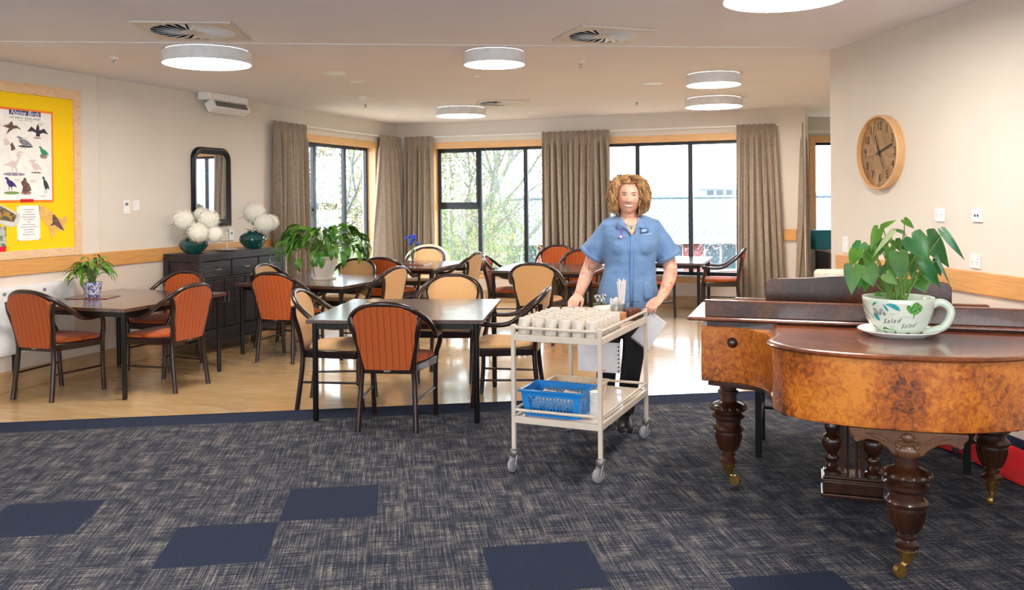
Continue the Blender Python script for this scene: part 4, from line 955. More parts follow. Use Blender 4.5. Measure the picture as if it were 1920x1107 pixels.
# ================================================================== PIANO
PO = V((.94, 4.34, 0)); PRZ = atan2(-.326, .946)
pn = thing('grand_piano', 'antique burr walnut grand piano at the right, its tail toward us', 'piano', PO, PRZ)
def ploc(t_, b_, z=0): return PO + Matrix.Rotation(PRZ, 3, 'Z') @ V((t_, b_, z))
ZB, ZTt = .60, .875
tail = [(0, 0), (.10, -.004), (.19, -.025), (.26, -.07), (.315, -.15), (.345, -.25), (.358, -.36), (.362, -.44)]
belly = [(.360, -0.47), (.366, -0.5), (.386, -0.542), (.43, -0.608), (.52, -0.668), (.64, -0.705), (.78, -0.72), (.92, -0.72), (1.06, -0.7), (1.20, -0.644), (1.32, -0.56), (1.42, -0.44), (1.48, -0.3), (1.5, -0.15)]
ctail = [tuple(p)[:2] for p in curve_pts([(x, y, 0) for x, y in tail], 3)]
cbel = [tuple(p)[:2] for p in curve_pts([(x, y, 0) for x, y in belly], 4)]
case_out = [(0, .60)] + ctail + cbel + [(1.5, .60)]
mb = MB(); mb.prism(case_out, ZB, ZTt); o = mb.build('case', M['burl'], pn, smooth=30, bevel=.004)
# soundboard batten under the case, keybed
mb = MB(); mb.prism([(.03, .58), (.03, .02), (.30, -.06), (.40, -.50), (.9, -.64), (1.3, -.5), (1.46, -.2), (1.46, .58)], ZB-.025, ZB+.001); mb.build('bottom_frame', M['turned'], pn, smooth=30, bevel=.004)
mb = MB(); mb.bx((0, .60, .62), (1.5, .86, .70)); mb.build('key_bed', M['burl_dark'], pn, smooth=0, bevel=.006)
mb = MB(); mb.bx((.12, .64, .70), (1.38, .80, .722)); mb.build('white_keys', M['mug'], pn, smooth=0, bevel=.002)
mb = MB()
for k in range(52):
    if k % 7 in (0, 1, 3, 4, 5): mb.bx((.12+(k+1)*1.26/52-.005, .64, .722), (.12+(k+1)*1.26/52+.005, .73, .734))
mb.build('black_keys', M['black'], pn, smooth=0)
for t0_ in (0, 1.40):
    mb = MB(); prof = [(.60, .62), (.86, .62), (.86, .74), (.82, .80), (.74, .88), (.66, .90), (.60, .90)]
    mb.rings([[(t0_, b_, z_) for b_, z_ in prof], [(t0_+.10, b_, z_) for b_, z_ in prof]]); mb.build('cheek', M['burl_dark'], pn, smooth=30, bevel=.006)
mb = MB(); mb.bx((.11, .56, .72), (1.39, .62, .955)); mb.build('fallboard', M['burl_dark'], pn, smooth=0, bevel=.02, seg=4)
# lid over the tail with a moulded edge
def offs(P, d):
    n = len(P); out = []
    for i in range(n):
        a, b = V(P[i-1]).to_3d() if False else V((P[i-1][0], P[i-1][1], 0)), V((P[(i+1) % n][0], P[(i+1) % n][1], 0))
        t_ = (b-a).normalized(); nn = V((t_.y, -t_.x, 0)); out.append((P[i][0]+nn.x*d*-1, P[i][1]+nn.y*d*-1))
    return out
lid0 = [p for p in ctail[6:] if p[0] > .2]
# lid outline: belly curve plus a small shoulder on the crease side
lid_base = [(.27, .04), (.285, -.03), (.30, -.10)]+[(.305, -.2), (.30, -.30), (.305, -.40), (.32, -.47)] + [(x, y) for x, y in cbel if x > .36] + [(1.5, .04)]
lid_base = [tuple(p)[:2] for p in curve_pts([(x, y, 0) for x, y in [(.335, .04), (.35, -.10), (.362, -.25), (.362, -.36), (.345, -.44), (.338, -0.49), (.362, -0.554), (.42, -0.632), (.51, -0.69), (.64, -0.73), (.78, -0.746), (.92, -0.746), (1.07, -0.725), (1.21, -0.674), (1.34, -0.584), (1.44, -0.46), (1.51, -0.31), (1.53, -0.15), (1.53, .04)]], 3)]
def shrink(P, d):
    cx_, cy_ = .95, -.25; return [(x+(cx_-x)*d/max(.05, hypot(x-cx_, y-cy_)), y+(cy_-y)*d/max(.05, hypot(x-cx_, y-cy_))) for x, y in P]
R1 = []
for d, z in ((.012, ZTt), (.0, ZTt+.004), (-.004, ZTt+.010), (.002, ZTt+.016), (.006, ZTt+.019), (.020, ZTt+.023), (.030, ZTt+.023)):
    R1.append([(x, y, z) for x, y in shrink(lid_base, d)])
mb = MB(); mb.rings(R1); mb.build('lid', M['lid'], pn, smooth=50)
LZ = ZTt+.023
# upper slab with projecting moulding over the key end
mb = MB(); sl = [(-.065, .60), (-.065, -.035), (1.56, -.035), (1.56, .60)]
R1 = []
for d, z in ((.03, ZTt+.024), (.012, ZTt+.028), (.0, ZTt+.036), (.0, ZTt+.044), (.006, ZTt+.048)):
    R1.append([(-.065+d, .60-d, z), (-.065+d, -.035+d, z), (1.56-d, -.035+d, z), (1.56-d, .60-d, z)])
mb.rings(R1); mb.build('front_lid', M['lid'], pn, smooth=30)
mb = MB(); mb.bx((.03, .0, ZTt), (1.5, .58, ZTt+.024)); mb.build('lid_support', M['turned'], pn, smooth=0)
mb = MB(); mb.bx((.02, .0, ZTt+.048), (1.52, .022, ZTt+.128)); mb.build('folded_flap', M['burl_dark'], pn, smooth=0, bevel=.003)
mb = MB(); mb.bx((.02, -.003, ZTt+.124), (1.52, .026, ZTt+.131)); mb.build('flap_edge', M['lid'], pn, smooth=0, bevel=.002)
# music desk
md = []
P = [(.30, 0), (.30, .145), (.315, .165), (.34, .172), (.5, .178), (.62, .19), (.74, .194), (.86, .19), (.98, .178), (1.13, .172), (1.155, .165), (1.17, .145), (1.17, 0)]
mb = MB(); z0_ = ZTt+.048; mb.rings([[(x, .27, z0_+z) for x, z in P], [(x, .287, z0_+z) for x, z in P]]); mb.build('music_desk', M['burl_dark'], pn, smooth=20, bevel=.004)
mb = MB(); T_ = Matrix.Translation((.155, -.014, .80)) @ Matrix.Rotation(radians(-8), 4, 'Z') @ Matrix.Rotation(pi/2, 4, 'X')
mb.lathe([(.026, -.01), (.026, .006), (.021, .010), (.017, .008), (.017, .018), (.013, .026), (.004, .028)], 24, M=T_); mb.build('lid_knob', M['turned'], pn)
# legs
def turned_leg(t_, b_, zt, carved=False, cast=0):
    prof = [(.058, zt-.0), (.058, zt-.03), (.045, zt-.04), (.044, .505), (.054, .500), (.054, .488), (.044, .482), (.044, .446), (.050, .440), (.068, .434), (.088, .422), (.096, .410), (.092, .400), (.078, .398), (.070, .388), (.084, .376), (.084, .362), (.070, .352), (.064, .345), (.064, .326), (.074, .318), (.081, .306), (.079, .294), (.066, .286), (.067, .278), (.065, .262), (.060, .235), (.050, .205), (.036, .182), (.030, .176), (.036, .170), (.036, .160), (.029, .152), (.033, .146), (.045, .136), (.045, .122), (.034, .114), (.034, .108)]
    prof = [(r, z) for r, z in prof][::-1]
    mb = MB(); mb.lathe(prof, 32, (t_, b_, 0)); lg = mb.build('leg', M['turned'], pn, smooth=28)
    # gadrooned collar and reeded urn
    g = MB()
    for k in range(14):
        a = 2*pi*k/14; g.ball((t_+.086*cos(a), b_+.086*sin(a), .412), (.013, .013, .016), 8, 6)
    g.build('carved_collar', M['turned'], lg)
    g = MB()
    for k in range(16):
        a = 2*pi*k/16; g.tube([(t_+r*cos(a), b_+r*sin(a), z) for r, z in ((.066, .278), (.0655, .262), (.060, .235), (.050, .207), (.038, .186))], .006, 6)
    g.build('urn_reeds', M['turned'], lg)
    g = MB(); g.lathe([(.020, .060), (.023, .066), (.028, .095), (.034, .102), (.036, .110), (.034, .112)], 24, (t_, b_, 0))
    a = cast; dx, dy = cos(a)*.035, sin(a)*.035
    g.tube([(t_, b_, .066), (t_+dx*.5, b_+dy*.5, .052), (t_+dx, b_+dy, .028)], [.014, .011, .009], 8)
    g.build('caster_fork', M['brass'], lg)
    g = MB(); g.lathe([(.010, -.013), (.026, -.012), (.028, -.006), (.028, .006), (.026, .012), (.010, .013)], 24, M=Matrix.Translation((t_+dx, b_+dy, .0285)) @ Matrix.Rotation(a, 4, 'Z') @ Matrix.Rotation(pi/2, 4, 'X')); g.build('caster_wheel', M['brass'], lg)
turned_leg(.105, .28, ZB, cast=-.3); turned_leg(.877, -.645, ZB-.02, cast=pi+.6); turned_leg(1.357, .38, ZB, cast=-1.9)
mb = MB(); P = []
for x, z in ((-.215, 0), (-.215, -.02), (-.19, -.052), (-.165, -.056), (-.15, -.045), (-.11, -.05), (-.075, -.075), (-.055, -.098), (0, -.108), (.055, -.098), (.075, -.075), (.11, -.05), (.15, -.045), (.165, -.056), (.19, -.052), (.215, -.02), (.215, 0)): P.append((.877+x, z+ZB-.002))
mb.rings([[(x, -.705, z) for x, z in P], [(x, -.60, z) for x, z in P]]); br_ = mb.build('carved_bracket', M['bracket'], pn, smooth=40, bevel=.006)
g = MB()
for s_ in (-1, 1):
    g.tube(curve_pts([(.877+s_*.012, -.710, ZB-.045), (.877+s_*.028, -.715, ZB-.035), (.877+s_*.042, -.710, ZB-.052), (.877+s_*.032, -.712, ZB-.066), (.877+s_*.022, -.712, ZB-.056)], 4), .005, 6)
    g.tube([(.877+s_*.055, -.707, ZB-.05), (.877+s_*.10, -.707, ZB-.022), (.877+s_*.155, -.707, ZB-.020), (.877+s_*.10, -.707, ZB-.042), (.877+s_*.06, -.707, ZB-.055)], .003, 5)
    g.lathe([(.012, -.004), (.012, .004)], 12, M=Matrix.Translation((.877+s_*.185, -.707, ZB-.045)) @ Matrix.Rotation(pi/2, 4, 'X'))
g.ball((.877, -.708, ZB-.03), (.026, .014, .02), 12, 8); g.ball((.877, -.700, ZB-.085), (.05, .02, .03), 12, 8); g.build('scroll_carving', M['bracket'], br_)
# pedal lyre
ly = (.71, .20); 
mb = MB()
for hw_, hd, z0_, z1_ in ((.148, .085, .035, .055), (.138, .075, .055, .115), (.146, .083, .115, .128), (.138, .075, .128, .140)):
    mb.bx((ly[0]-hw_, ly[1]-hd, z0_), (ly[0]+hw_, ly[1]+hd, z1_))
lyo = mb.build('pedal_box', M['turned'], pn, smooth=0, bevel=.006)
for s_ in (-1, 1):
    mb = MB(); mb.lathe([(.04, .14), (.04, .15), (.026, .16), (.03, .175), (.022, .19), (.034, .21), (.034, .22), (.024, .235), (.045, .27), (.05, .30), (.04, .325), (.025, .335), (.034, .36), (.034, .375), (.026, .40), (.028, ZB-.02)], 20, (ly[0]+s_*.095, ly[1], 0)); mb.build('lyre_column', M['turned'], pn)
    mb = MB(); mb.tube([(ly[0]+s_*.02, ly[1], .14), (ly[0]+s_*.02, ly[1], ZB-.02)], .007, 8); mb.build('pedal_rod', M['turned'], pn)
    mb = MB(); mb.bx((ly[0]+s_*.045-.01, ly[1]-.02, .14), (ly[0]+s_*.045+.01, ly[1]+.02, ZB-.02)); mb.build('lyre_post', M['turned'], pn, smooth=0, bevel=.002)
    mb = MB(); mb.tube([(ly[0]+s_*.035, ly[1]+.07, .075), (ly[0]+s_*.035, ly[1]+.16, .065)], [.008, .013], 8); mb.build('pedal', M['brass'], pn)
# ---- bench behind the keyboard
bc = ploc(.772, 1.03); bt = thing('piano_bench', 'black legged bench behind the piano, only its legs showing', 'bench', (bc.x, bc.y, 0), PRZ)
mb = MB(); mb.bx((-.57, -.22, .46), (.57, .22, .50)); mb.build('seat', M['black'], bt, smooth=0, bevel=.01)
for a_ in (-1, 1):
    for b_ in (-1, 1): mb = MB(); mb.bx((a_*.545-.018, b_*.19-.018, 0), (a_*.545+.018, b_*.19+.018, .46)); mb.build('leg', M['black'], bt, smooth=0, bevel=.002)
    mb = MB(); mb.tube([(a_*.54, -.19, .17), (a_*.54, .19, .24)], .010, 8); mb.build('stretcher', M['black'], bt)
mb = MB(); mb.tube([(-.54, .19, .20), (.54, .19, .20)], .010, 8); mb.build('stretcher', M['black'], bt)
# ---- stool with round top, pale chair behind the music desk
sp = V((2.64, 5.0, 0)); t = thing('wooden_stool', 'round topped timber stool by the right wall behind the piano', 'stool', sp)
mb = MB(); mb.lathe([(.09, .845), (.10, .85), (.105, .862), (.10, .872), (.01, .875)], 28); mb.build('seat', M['clockrim'], t)
mb = MB(); mb.lathe([(.018, .02), (.018, .85)], 14); mb.build('pedestal', M['wood'], t)
mb = MB(); mb.lathe([(.09, 0), (.088, .012), (.03, .022), (.01, .024)], 24); mb.build('base', M['wood'], t)
t = thing('easy_chair', 'pale easy chair behind the piano, only its top edge showing', 'armchair', (2.29, 5.66, 0), pi-.12)
mb = MB(); mb.bx((-.25, -.32, .3), (.25, -.20, 1.015)); mb.build('backrest', M['cream'], t, smooth=30, bevel=.03, seg=4)
mb = MB(); mb.bx((-.25, -.2, .26), (.25, .30, .44)); mb.build('seat', M['cream'], t, smooth=30, bevel=.03, seg=3)
for a_ in (-.22, .22):
    for b_ in (-.28, .26): mb = MB(); mb.lathe([(.014, 0), (.018, .28)], 10, (a_, b_, 0)); mb.build('leg', M['wood'], t)
# ---- red cloth on the floor by the right wall
mb = MB(); P0 = V((2.32, 5.12, 0)); rnd = random.Random(3)
dr = -Dd(TR); nr = V((-cos(TR), sin(TR), 0)); vs = []; nx_, ny_ = 36, 14
st = wpoint('R', 5.30)
for i in range(nx_+1):
    for j in range(ny_+1):
        u_, w_ = i/nx_, j/ny_; wid = .13*(1-.1*u_)+.05
        h_ = (.20*sin(pi*min(1, u_*.95+.05))**.8*(1-w_)**.7*(.75+.25*sin(u_*17+w_*5)) + .02*noise.noise(V((u_*9, w_*5, 1))))
        p = st + dr*(1.30*u_+.02) + nr*(.03+wid*w_*(1+.12*sin(u_*9))); vs.append((p.x, p.y, max(.006, h_+.008)))
mb.add(vs, [(i*(ny_+1)+j, i*(ny_+1)+j+1, (i+1)*(ny_+1)+j+1, (i+1)*(ny_+1)+j) for i in range(nx_) for j in range(ny_)])
tag(mb.build('red_cloth', M['red'], smooth=180, solid=.004), 'crumpled red cloth on the floor at the foot of the right wall', 'cloth')
# ================================================================== CUP PLANTER ON THE PIANO
PC = V((1.752, 3.93, 0)); cb = PC; 
pl_loc = ploc(.888, -.205); pl_loc.z = LZ
sc = thing('saucer', 'white saucer under the big teacup planter on the piano', 'saucer', pl_loc)
mb = MB(); mb.lathe([(.115, 0), (.12, .003), (.158, .018), (.170, .026), (.168, .030), (.150, .022), (.11, .008), (.01, .006)], 48); mb.build('saucer_dish', M['white'], sc)
M['cup'] = mat('pale_green_cup', (214, 226, 210), .18, c2=(220, 230, 216), scale=3, coat=.6)
tc_ = thing('teacup_planter', 'oversized pale green teacup planter with a leafy plant on the piano', 'plant', pl_loc+V((0, 0, .009)), -.43)
prof = [(.078, 0), (.088, .004), (.110, .025), (.130, .060), (.142, .100), (.148, .140), (.150, .160)]
inner = [(.146, .160), (.142, .135), (.134, .10), (.12, .09), (.01, .088)]
def cup_r(z):
    for (r0, z0), (r1, z1) in zip(prof, prof[1:]):
        if z0 <= z <= z1: return r0+(r1-r0)*(z-z0)/(z1-z0)
    return prof[-1][0]
mb = MB(); mb.lathe([(.01, 0)]+prof+[(.148, .163)]+inner, 56); mb.build('cup', M['cup'], tc_, smooth=60)
mb = MB(); hnd = curve_pts([(.135, 0, .128), (.16, 0, .142), (.188, 0, .137), (.210, 0, .11), (.204, 0, .07), (.18, 0, .035), (.14, 0, .018), (.10, 0, .004)], 5)
mb.tube(hnd, [.017]*len(hnd), 14, M=Matrix.Rotation(.05, 4, 'Z')); mb.build('cup_handle', M['cup'], tc_, smooth=80)
mb = MB(); mb.lathe([(.01, .10), (.133, .094)], 24); mb.build('soil', M['soil'], tc_)
# decoration mapped on the curved side: (x, z) in metres along the front
def wrap(pts, lift=.0008):
    out = []
    for x, z in pts:
        a = x/.14; r = cup_r(z)+lift; out.append((r*sin(a), -r*cos(a), z))
    return out
def cup_px(u, v): return ((u-788)/4.13/1000*1.0, .163-(v-255)/9.6/420*1.0)
def cz(u, v):                                   # from the close view of the cup to cup surface coordinates
    x = (u-790)/4032.; x = max(-.146, min(.146, x)); a = math.asin(x/.150)*.14; z = .155-(v-250)/3950.; return (a, max(.003, z))
def deco(P, m_, name='painted_leaf', lift=.0008):
    mb = MB(); pts = [cz(u, v) for u, v in P]; n = len(pts); mb.add(wrap(pts, lift+.0010), [tuple(range(n))]); mb.build(name, m_, tc_, smooth=0)
M['d_teal'] = mat('painted_teal', (22, 140, 160), .3, c2=(60, 176, 176), scale=90); M['d_green'] = mat('painted_green', (40, 132, 66), .3, c2=(120, 176, 84), scale=120, contrast=(.45, .55)); M['d_berry'] = mat('painted_berry', (196, 206, 196), .3, c2=(70, 80, 90), scale=120); M['d_dark'] = mat('painted_dark', (70, 90, 70), .3, c2=(120, 140, 90), scale=100)
deco([(590, 300), (680, 280), (760, 300), (820, 350), (835, 410), (760, 390), (690, 350), (620, 320)], M['d_teal'])
deco([(545, 295), (600, 330), (640, 400), (630, 430), (590, 390)], M['d_teal'])
deco([(380, 470), (430, 480), (470, 540), (470, 600), (420, 590), (385, 530)], M['d_teal'])
deco([(370, 340), (400, 290), (470, 270), (440, 300), (390, 345)], M['d_teal'])
for u, v in ((410, 410), (450, 460), (520, 405), (490, 470), (570, 460), (430, 445)): deco([(u+34*cos(2*pi*k/12), v+34*sin(2*pi*k/12)) for k in range(12)], M['d_berry'], 'painted_berry', .0010)
deco([(930, 320), (980, 300), (1010, 340), (1040, 280), (1090, 250), (1140, 280), (1190, 330), (1180, 400), (1110, 460), (1075, 470), (1065, 540), (1050, 540), (1050, 470), (980, 430), (945, 380)], M['d_green'], 'painted_lettuce')
deco([(470, 790), (480, 730), (530, 705), (620, 735), (700, 745), (765, 790), (760, 825), (480, 825)], M['d_green'], 'painted_cabbage')
deco([(980, 830), (990, 800), (1040, 785), (1090, 810), (1095, 830)], M['d_dark'], 'painted_bulb'); deco([(200, 220), (215, 330), (270, 440), (370, 570), (380, 590), (290, 480), (220, 380), (190, 260)], M['d_dark'], 'painted_stem')
deco([(280, 680), (330, 720), (400, 800), (350, 780), (290, 720)], M['d_dark'], 'painted_stem'); deco([(210, 500), (240, 540), (285, 600), (250, 580)], M['d_dark'], 'painted_stem')
for txt, uc, vc, w_ in (('Salad', 690, 585, 320), ('Salad', 1000, 660, 280)):
    vs, fs = text_geo(txt, .04, .45, 0, spacing=1.25); vs = fit(vs, w_/4032.*1.0, .020); a0, z0_ = cz(uc, vc)
    q = wrap([(a0+p.x, z0_+p.y+p.x*(.12)) for p in vs], .0009); mb = MB(); mb.add(q, fs); mb.build('salad_lettering', M['ink'], tc_, smooth=0)
for uc, vc, w_ in ((710, 465, 110), (940, 510, 170), (690, 690, 110)):
    mb = MB(); a0, z0_ = cz(uc, vc); h_ = w_/4032/2; mb.add(wrap([(a0-h_, z0_), (a0, z0_), (a0+h_, z0_+.001), (a0+h_, z0_+.0016), (a0, z0_+.001), (a0-h_, z0_+.001)]), [(0, 1, 4, 5), (1, 2, 3, 4)]); mb.build('painted_caption', M['grey_ink'], tc_, smooth=0)
# heart shaped leaves: base and tip from the picture plane of the plant, each set at its own depth
def heart(mb, base, tip, w, nrm, n=9, curl=.12):
    d = tip-base; L = d.length; d = d/L; s_ = d.cross(nrm).normalized(); nn = s_.cross(d).normalized(); vs = []
    prof = [(-.16, .45, 1), (-.10, .85, 1), (.0, 1.0, 1), (.15, 1.03, 1), (.32, .95, 1), (.5, .76, 1), (.68, .5, 1), (.84, .24, 1), (.94, .09, 1), (1.0, .0, 1)]
    rows = []
    for i, (t_, q, _) in enumerate(prof):
        tt = max(0, t_); c = base+d*L*tt - nn*curl*L*tt*tt
        if t_ < 0:      # the two lobes behind the stalk
            l = base+d*L*t_; vs += [l-s_*w*q*1.15+nn*w*.12, l-s_*w*q*.55+nn*w*.1, base.copy(), l+s_*w*q*.55+nn*w*.1, l+s_*w*q*1.15+nn*w*.12]
        else: vs += [c-s_*w*q+nn*w*.10*q, c-s_*w*q*.5+nn*w*.10*q, c, c+s_*w*q*.5+nn*w*.10*q, c+s_*w*q+nn*w*.10*q]
    mb.add(vs, [(5*i+j, 5*i+j+1, 5*i+j+6, 5*i+j+5) for i in range(len(prof)-1) for j in range(4)])
def q2(u, v, dy):
    U_, V_ = 1560+u/4.611, 400+v/4.611; y = pl_loc.y+dy; r = ray(U_, V_); return Matrix.Rotation(.43, 3, 'Z') @ (EYEP+r*(y/r.y)-tc_.location)
leaves = [(215, 330, 160, 455, 56, -.06, 1), (180, 470, 168, 705, 70, -.10, 0), (305, 470, 358, 640, 82, -.12, 0), (575, 355, 595, 600, 76, -.14, 0), (500, 300, 505, 430, 42, -.05, 1), (690, 215, 848, 405, 100, -.12, 2), (400, 140, 335, 325, 46, .02, 1), (440, 115, 552, 55, 26, .04, 1), (625, 60, 715, 130, 34, .06, 1), (825, 200, 1018, 480, 84, .02, 0), (965, 165, 1160, 412, 34, -.02, 2), (800, 420, 935, 652, 52, -.10, 2), (690, 380, 690, 560, 58, .04, 0), (470, 530, 570, 620, 56, -.10, 1), (760, 570, 810, 690, 78, .05, 1), (640, 590, 640, 680, 60, .06, 1), (515, 170, 345, 370, 24, -.04, 3), (912, 400, 1028, 632, 14, -.05, 2), (435, 480, 480, 665, 34, .0, 0), (440, 220, 470, 290, 60, .06, 0), (870, 420, 945, 545, 56, .06, 0), (800, 480, 865, 620, 48, .0, 1), (620, 170, 520, 130, 30, .0, 2), (360, 340, 300, 480, 50, .06, 1), (745, 340, 790, 480, 60, .05, 1), (545, 240, 600, 330, 50, .08, 0), (415, 700, 370, 705, 30, -.04, 0)]
M['leafpale'] = mat('leaf_pale', (150, 172, 110), .4, c2=(190, 200, 150), scale=8)
lm = MB(); sm = MB(); rnd = random.Random(9); root = V((0, 0, .10))
for k_ in range(20):
    a_, b_ = rnd.uniform(250, 880), rnd.uniform(230, 560); c_ = (a_-600)*.22
    leaves.append((a_, b_, a_+c_+rnd.uniform(-30, 30), b_+rnd.uniform(110, 170), rnd.uniform(38, 62), rnd.uniform(.03, .13), rnd.choice((0, 2, 2, 1))))
for (u0, v0, u1, v1, w_, dy, mi_) in leaves:
    b_ = q2(u0, v0, dy); tp = q2(u1, v1, dy-.03); nn = V((rnd.uniform(-.35, .35), -1, rnd.uniform(.25, .8))).normalized(); lm.cur = mi_
    heart(lm, b_, tp, w_/4.611/420, nn); r0 = root+V((rnd.uniform(-.03, .03), rnd.uniform(-.03, .03), 0)); sm.tube(curve_pts([r0, (r0*.45+b_*.55)+V((0, .0, .03)), b_], 4), .0026, 6)
lm.build('foliage', [M['leaf'], M['leaf2'], M['leaf3'], M['leafpale']], tc_, smooth=80); sm.build('stalks', M['stem'], tc_)
# ================================================================== TEA TROLLEY
TC = V((.418, 5.15, 0)); TRZ = -.417; HW, HD = .252, .463
tr = thing('tea_trolley', 'cream enamelled two shelf tea trolley pushed by the woman', 'trolley', TC, TRZ)
def tl(x, y, z=0): return TC + Matrix.Rotation(TRZ, 3, 'Z') @ V((x, y, z))
for a_ in (-1, 1):
    for b_ in (-1, 1):
        mb = MB(); mb.bx((a_*HW-.0115, b_*HD-.0115, .125), (a_*HW+.0115, b_*HD+.0115, .820)); mb.build('post', M['offwhite'], tr, smooth=0, bevel=.003)
        g = MB(); g.lathe([(.012, .085), (.022, .088), (.027, .098), (.027, .118), (.02, .126), (.012, .128)], 20, (a_*HW, b_*HD, 0))
        ca = .5 if a_ > 0 else .2; dx, dy = -.018*sin(ca), -.018*cos(ca); sx_, sy_ = cos(ca), -sin(ca)
        for s_ in (-1, 1):
            q = V((a_*HW, b_*HD, 0)); g.tube([q+V((sx_*s_*.019, sy_*s_*.019, .10)), q+V((dx+sx_*s_*.019, dy+sy_*s_*.019, .040))], [.010, .007], 8)
        cst = g.build('caster', M['greymetal'], tr, smooth=50)
        w = MB(); w.lathe([(.012, -.013), (.034, -.012), (.040, -.007), (.040, .007), (.034, .012), (.012, .013)], 28, M=Matrix.Translation((a_*HW+dx, b_*HD+dy, .0405)) @ Matrix.Rotation(-ca, 4, 'Z') @ Matrix.Rotation(pi/2, 4, 'Y')); w.build('wheel', M['steel2'], cst)
def shelf(z, gz, nm):
    mb = MB(); mb.bx((-HW, -HD, z-.004), (HW, HD, z+.002))
    for b_ in (-1, 1): mb.bx((-HW, b_*HD-.011, z-.026), (HW, b_*HD+.011, z+.010))
    for a_ in (-1, 1): mb.bx((a_*HW-.011, -HD, z-.026), (a_*HW+.011, HD, z+.010))
    mb.build(nm, M['offwhite'], tr, smooth=0, bevel=.003)
    for nm2, p0, p1 in (('guard_rail', (-HW, -HD), (HW, -HD)), ('guard_rail', (-HW, HD), (HW, HD)), ('guard_rail', (-HW, -HD), (-HW, HD)), ('guard_rail', (HW, -HD), (HW, HD))):
        mb = MB(); mb.tube([(p0[0], p0[1], gz), (p1[0], p1[1], gz)], .0085, 10)
        mb.build(nm2, M['offwhite'], tr)
shelf(.757, .802, 'top_shelf'); shelf(.300, .345, 'lower_shelf')
# upturned mugs in rows
def make_mug(label):
    t = thing('mug', label, 'cup'); mb = MB()
    mb.lathe([(.0375, 0), (.0385, .003), (.0378, .03), (.0335, .080), (.0305, .090), (.027, .093), (.024, .093), (.023, .089), (.004, .089)], 24); mb.build('mug_body', M['mug'], t, smooth=50)
    mb = MB(); mb.tube(curve_pts([(.034, 0, .062), (.052, 0, .058), (.056, 0, .038), (.046, 0, .02), (.035, 0, .018)], 4), .0045, 8); mb.build('mug_handle', M['mug'], t)
    return t
mug0 = make_mug('white upturned cup in the dense rows on the top trolley shelf'); first = True; rnd = random.Random(4)
ML = 'white upturned cup in the dense rows on the top trolley shelf'; MG = 'upturned cups on the trolley'
for r_ in range(7):
    for c_ in range(6):
        x = -.205+c_*.0795+rnd.uniform(-.001, .001); y = -.408+r_*.0790
        if r_ == 6 and c_ > 4: continue
        p = tl(x, y, .7602); rz_ = TRZ+rnd.choice((.9, 1.3, 2.1, 5.0, 2.6))
        if first: mug0.location = p; mug0.rotation_euler = (0, 0, rz_); mug0['group'] = MG; first = False
        else: dup(mug0, p, rz_, ML, MG)
for x, y, lab in ((-.17, -.368+.0, 'upturned cup stacked on the others near the left rail of the trolley'), (-.05, -.37, 'upturned cup stacked second from the left on top of the rows')):
    pass
def upmug(x, y, z, s, label, rz_):
    t = thing('mug', label, 'cup', tl(x, y, z), rz_); 
    mb = MB(); mb.lathe([(.02*s, 0), (.03*s, .003), (.038*s, .02*s), (.041*s, .06*s), (.041*s, .066*s), (.038*s, .066*s), (.034*s, .02*s), (.005, .012)], 28); mb.build('mug_body', M['mug'], t, smooth=50)
    mb = MB(); mb.tube(curve_pts([(.038*s, 0, .052*s), (.06*s, 0, .05*s), (.062*s, 0, .03*s), (.035*s, 0, .016*s)], 4), .005, 8); mb.build('mug_handle', M['mug'], t)
upmug(-.17, .215, .7602, 1.15, 'large white cup standing upright at the far left of the trolley top, by her hand', TRZ+1.0)
upmug(-.065, .20, .7602, 1.05, 'upright white cup just right of the larger cup, farther back on the trolley', TRZ+2.0)
#t = dup(mug0, tl(-.165, .0265-.0, .7602+.079), 1.0, 'upturned cup stacked on top of the rows at the left'); t['group'] = 'cups stacked on the rows'
#t = dup(mug0, tl(-.06, -.02, .7602+.079), 2.0, 'upturned cup stacked on top of the rows toward the middle'); t['group'] = 'cups stacked on the rows'
# napkin holder, spoons tub, sachets, straws, jars
t = thing('napkin_box', 'white open box of folded napkins among the cups on the trolley', 'box', tl(.035, .235, .7602), TRZ)
mb = MB(); mb.bx((-.05, -.04, 0), (.05, .04, .075)); mb.build('box_body', M['mug'], t, smooth=0, bevel=.004)
mb = MB()
for k in range(5): mb.add([(-.045, -.03+k*.013, .07), (.045, -.03+k*.013, .07), (.05, -.02+k*.014, .098), (-.04, -.034+k*.014, .09)], [(0, 1, 2, 3)])
mb.build('napkins', M['paper'], t, smooth=0, solid=.003)
t = thing('spoon_tub', 'olive tub full of teaspoons at the back of the trolley', 'tub', tl(-.02, .385, .7602), TRZ)
mb = MB(); mb.lathe([(.035, 0), (.045, .085), (.048, .087), (.044, .085), (.034, .005), (.005, .004)], 24); mb.build('tub_body', mat('olive_tub', (112, 122, 84), .5), t)
for k in range(13):
    a = 2*pi*k/13; r = .012+.022*rnd.random(); b0 = V((.4*r*cos(a), .4*r*sin(a), .01)); b1 = V((r*1.25*cos(a), r*1.25*sin(a), .105+.03*rnd.random()))
    mb = MB(); mb.tube([b0, b1], .0016, 6); mb.ball(b1, (.009, .004, .013), 8, 6); mb.build('teaspoon', M['steel'], t)
t = thing('sachet_tub', 'tub of white sugar sachets between the spoons and the straws', 'tub', tl(.075, .375, .7602), TRZ)
mb = MB(); mb.lathe([(.03, 0), (.036, .07), (.033, .07), (.028, .005), (.005, .004)], 20); mb.build('tub_body', M['white'], t)
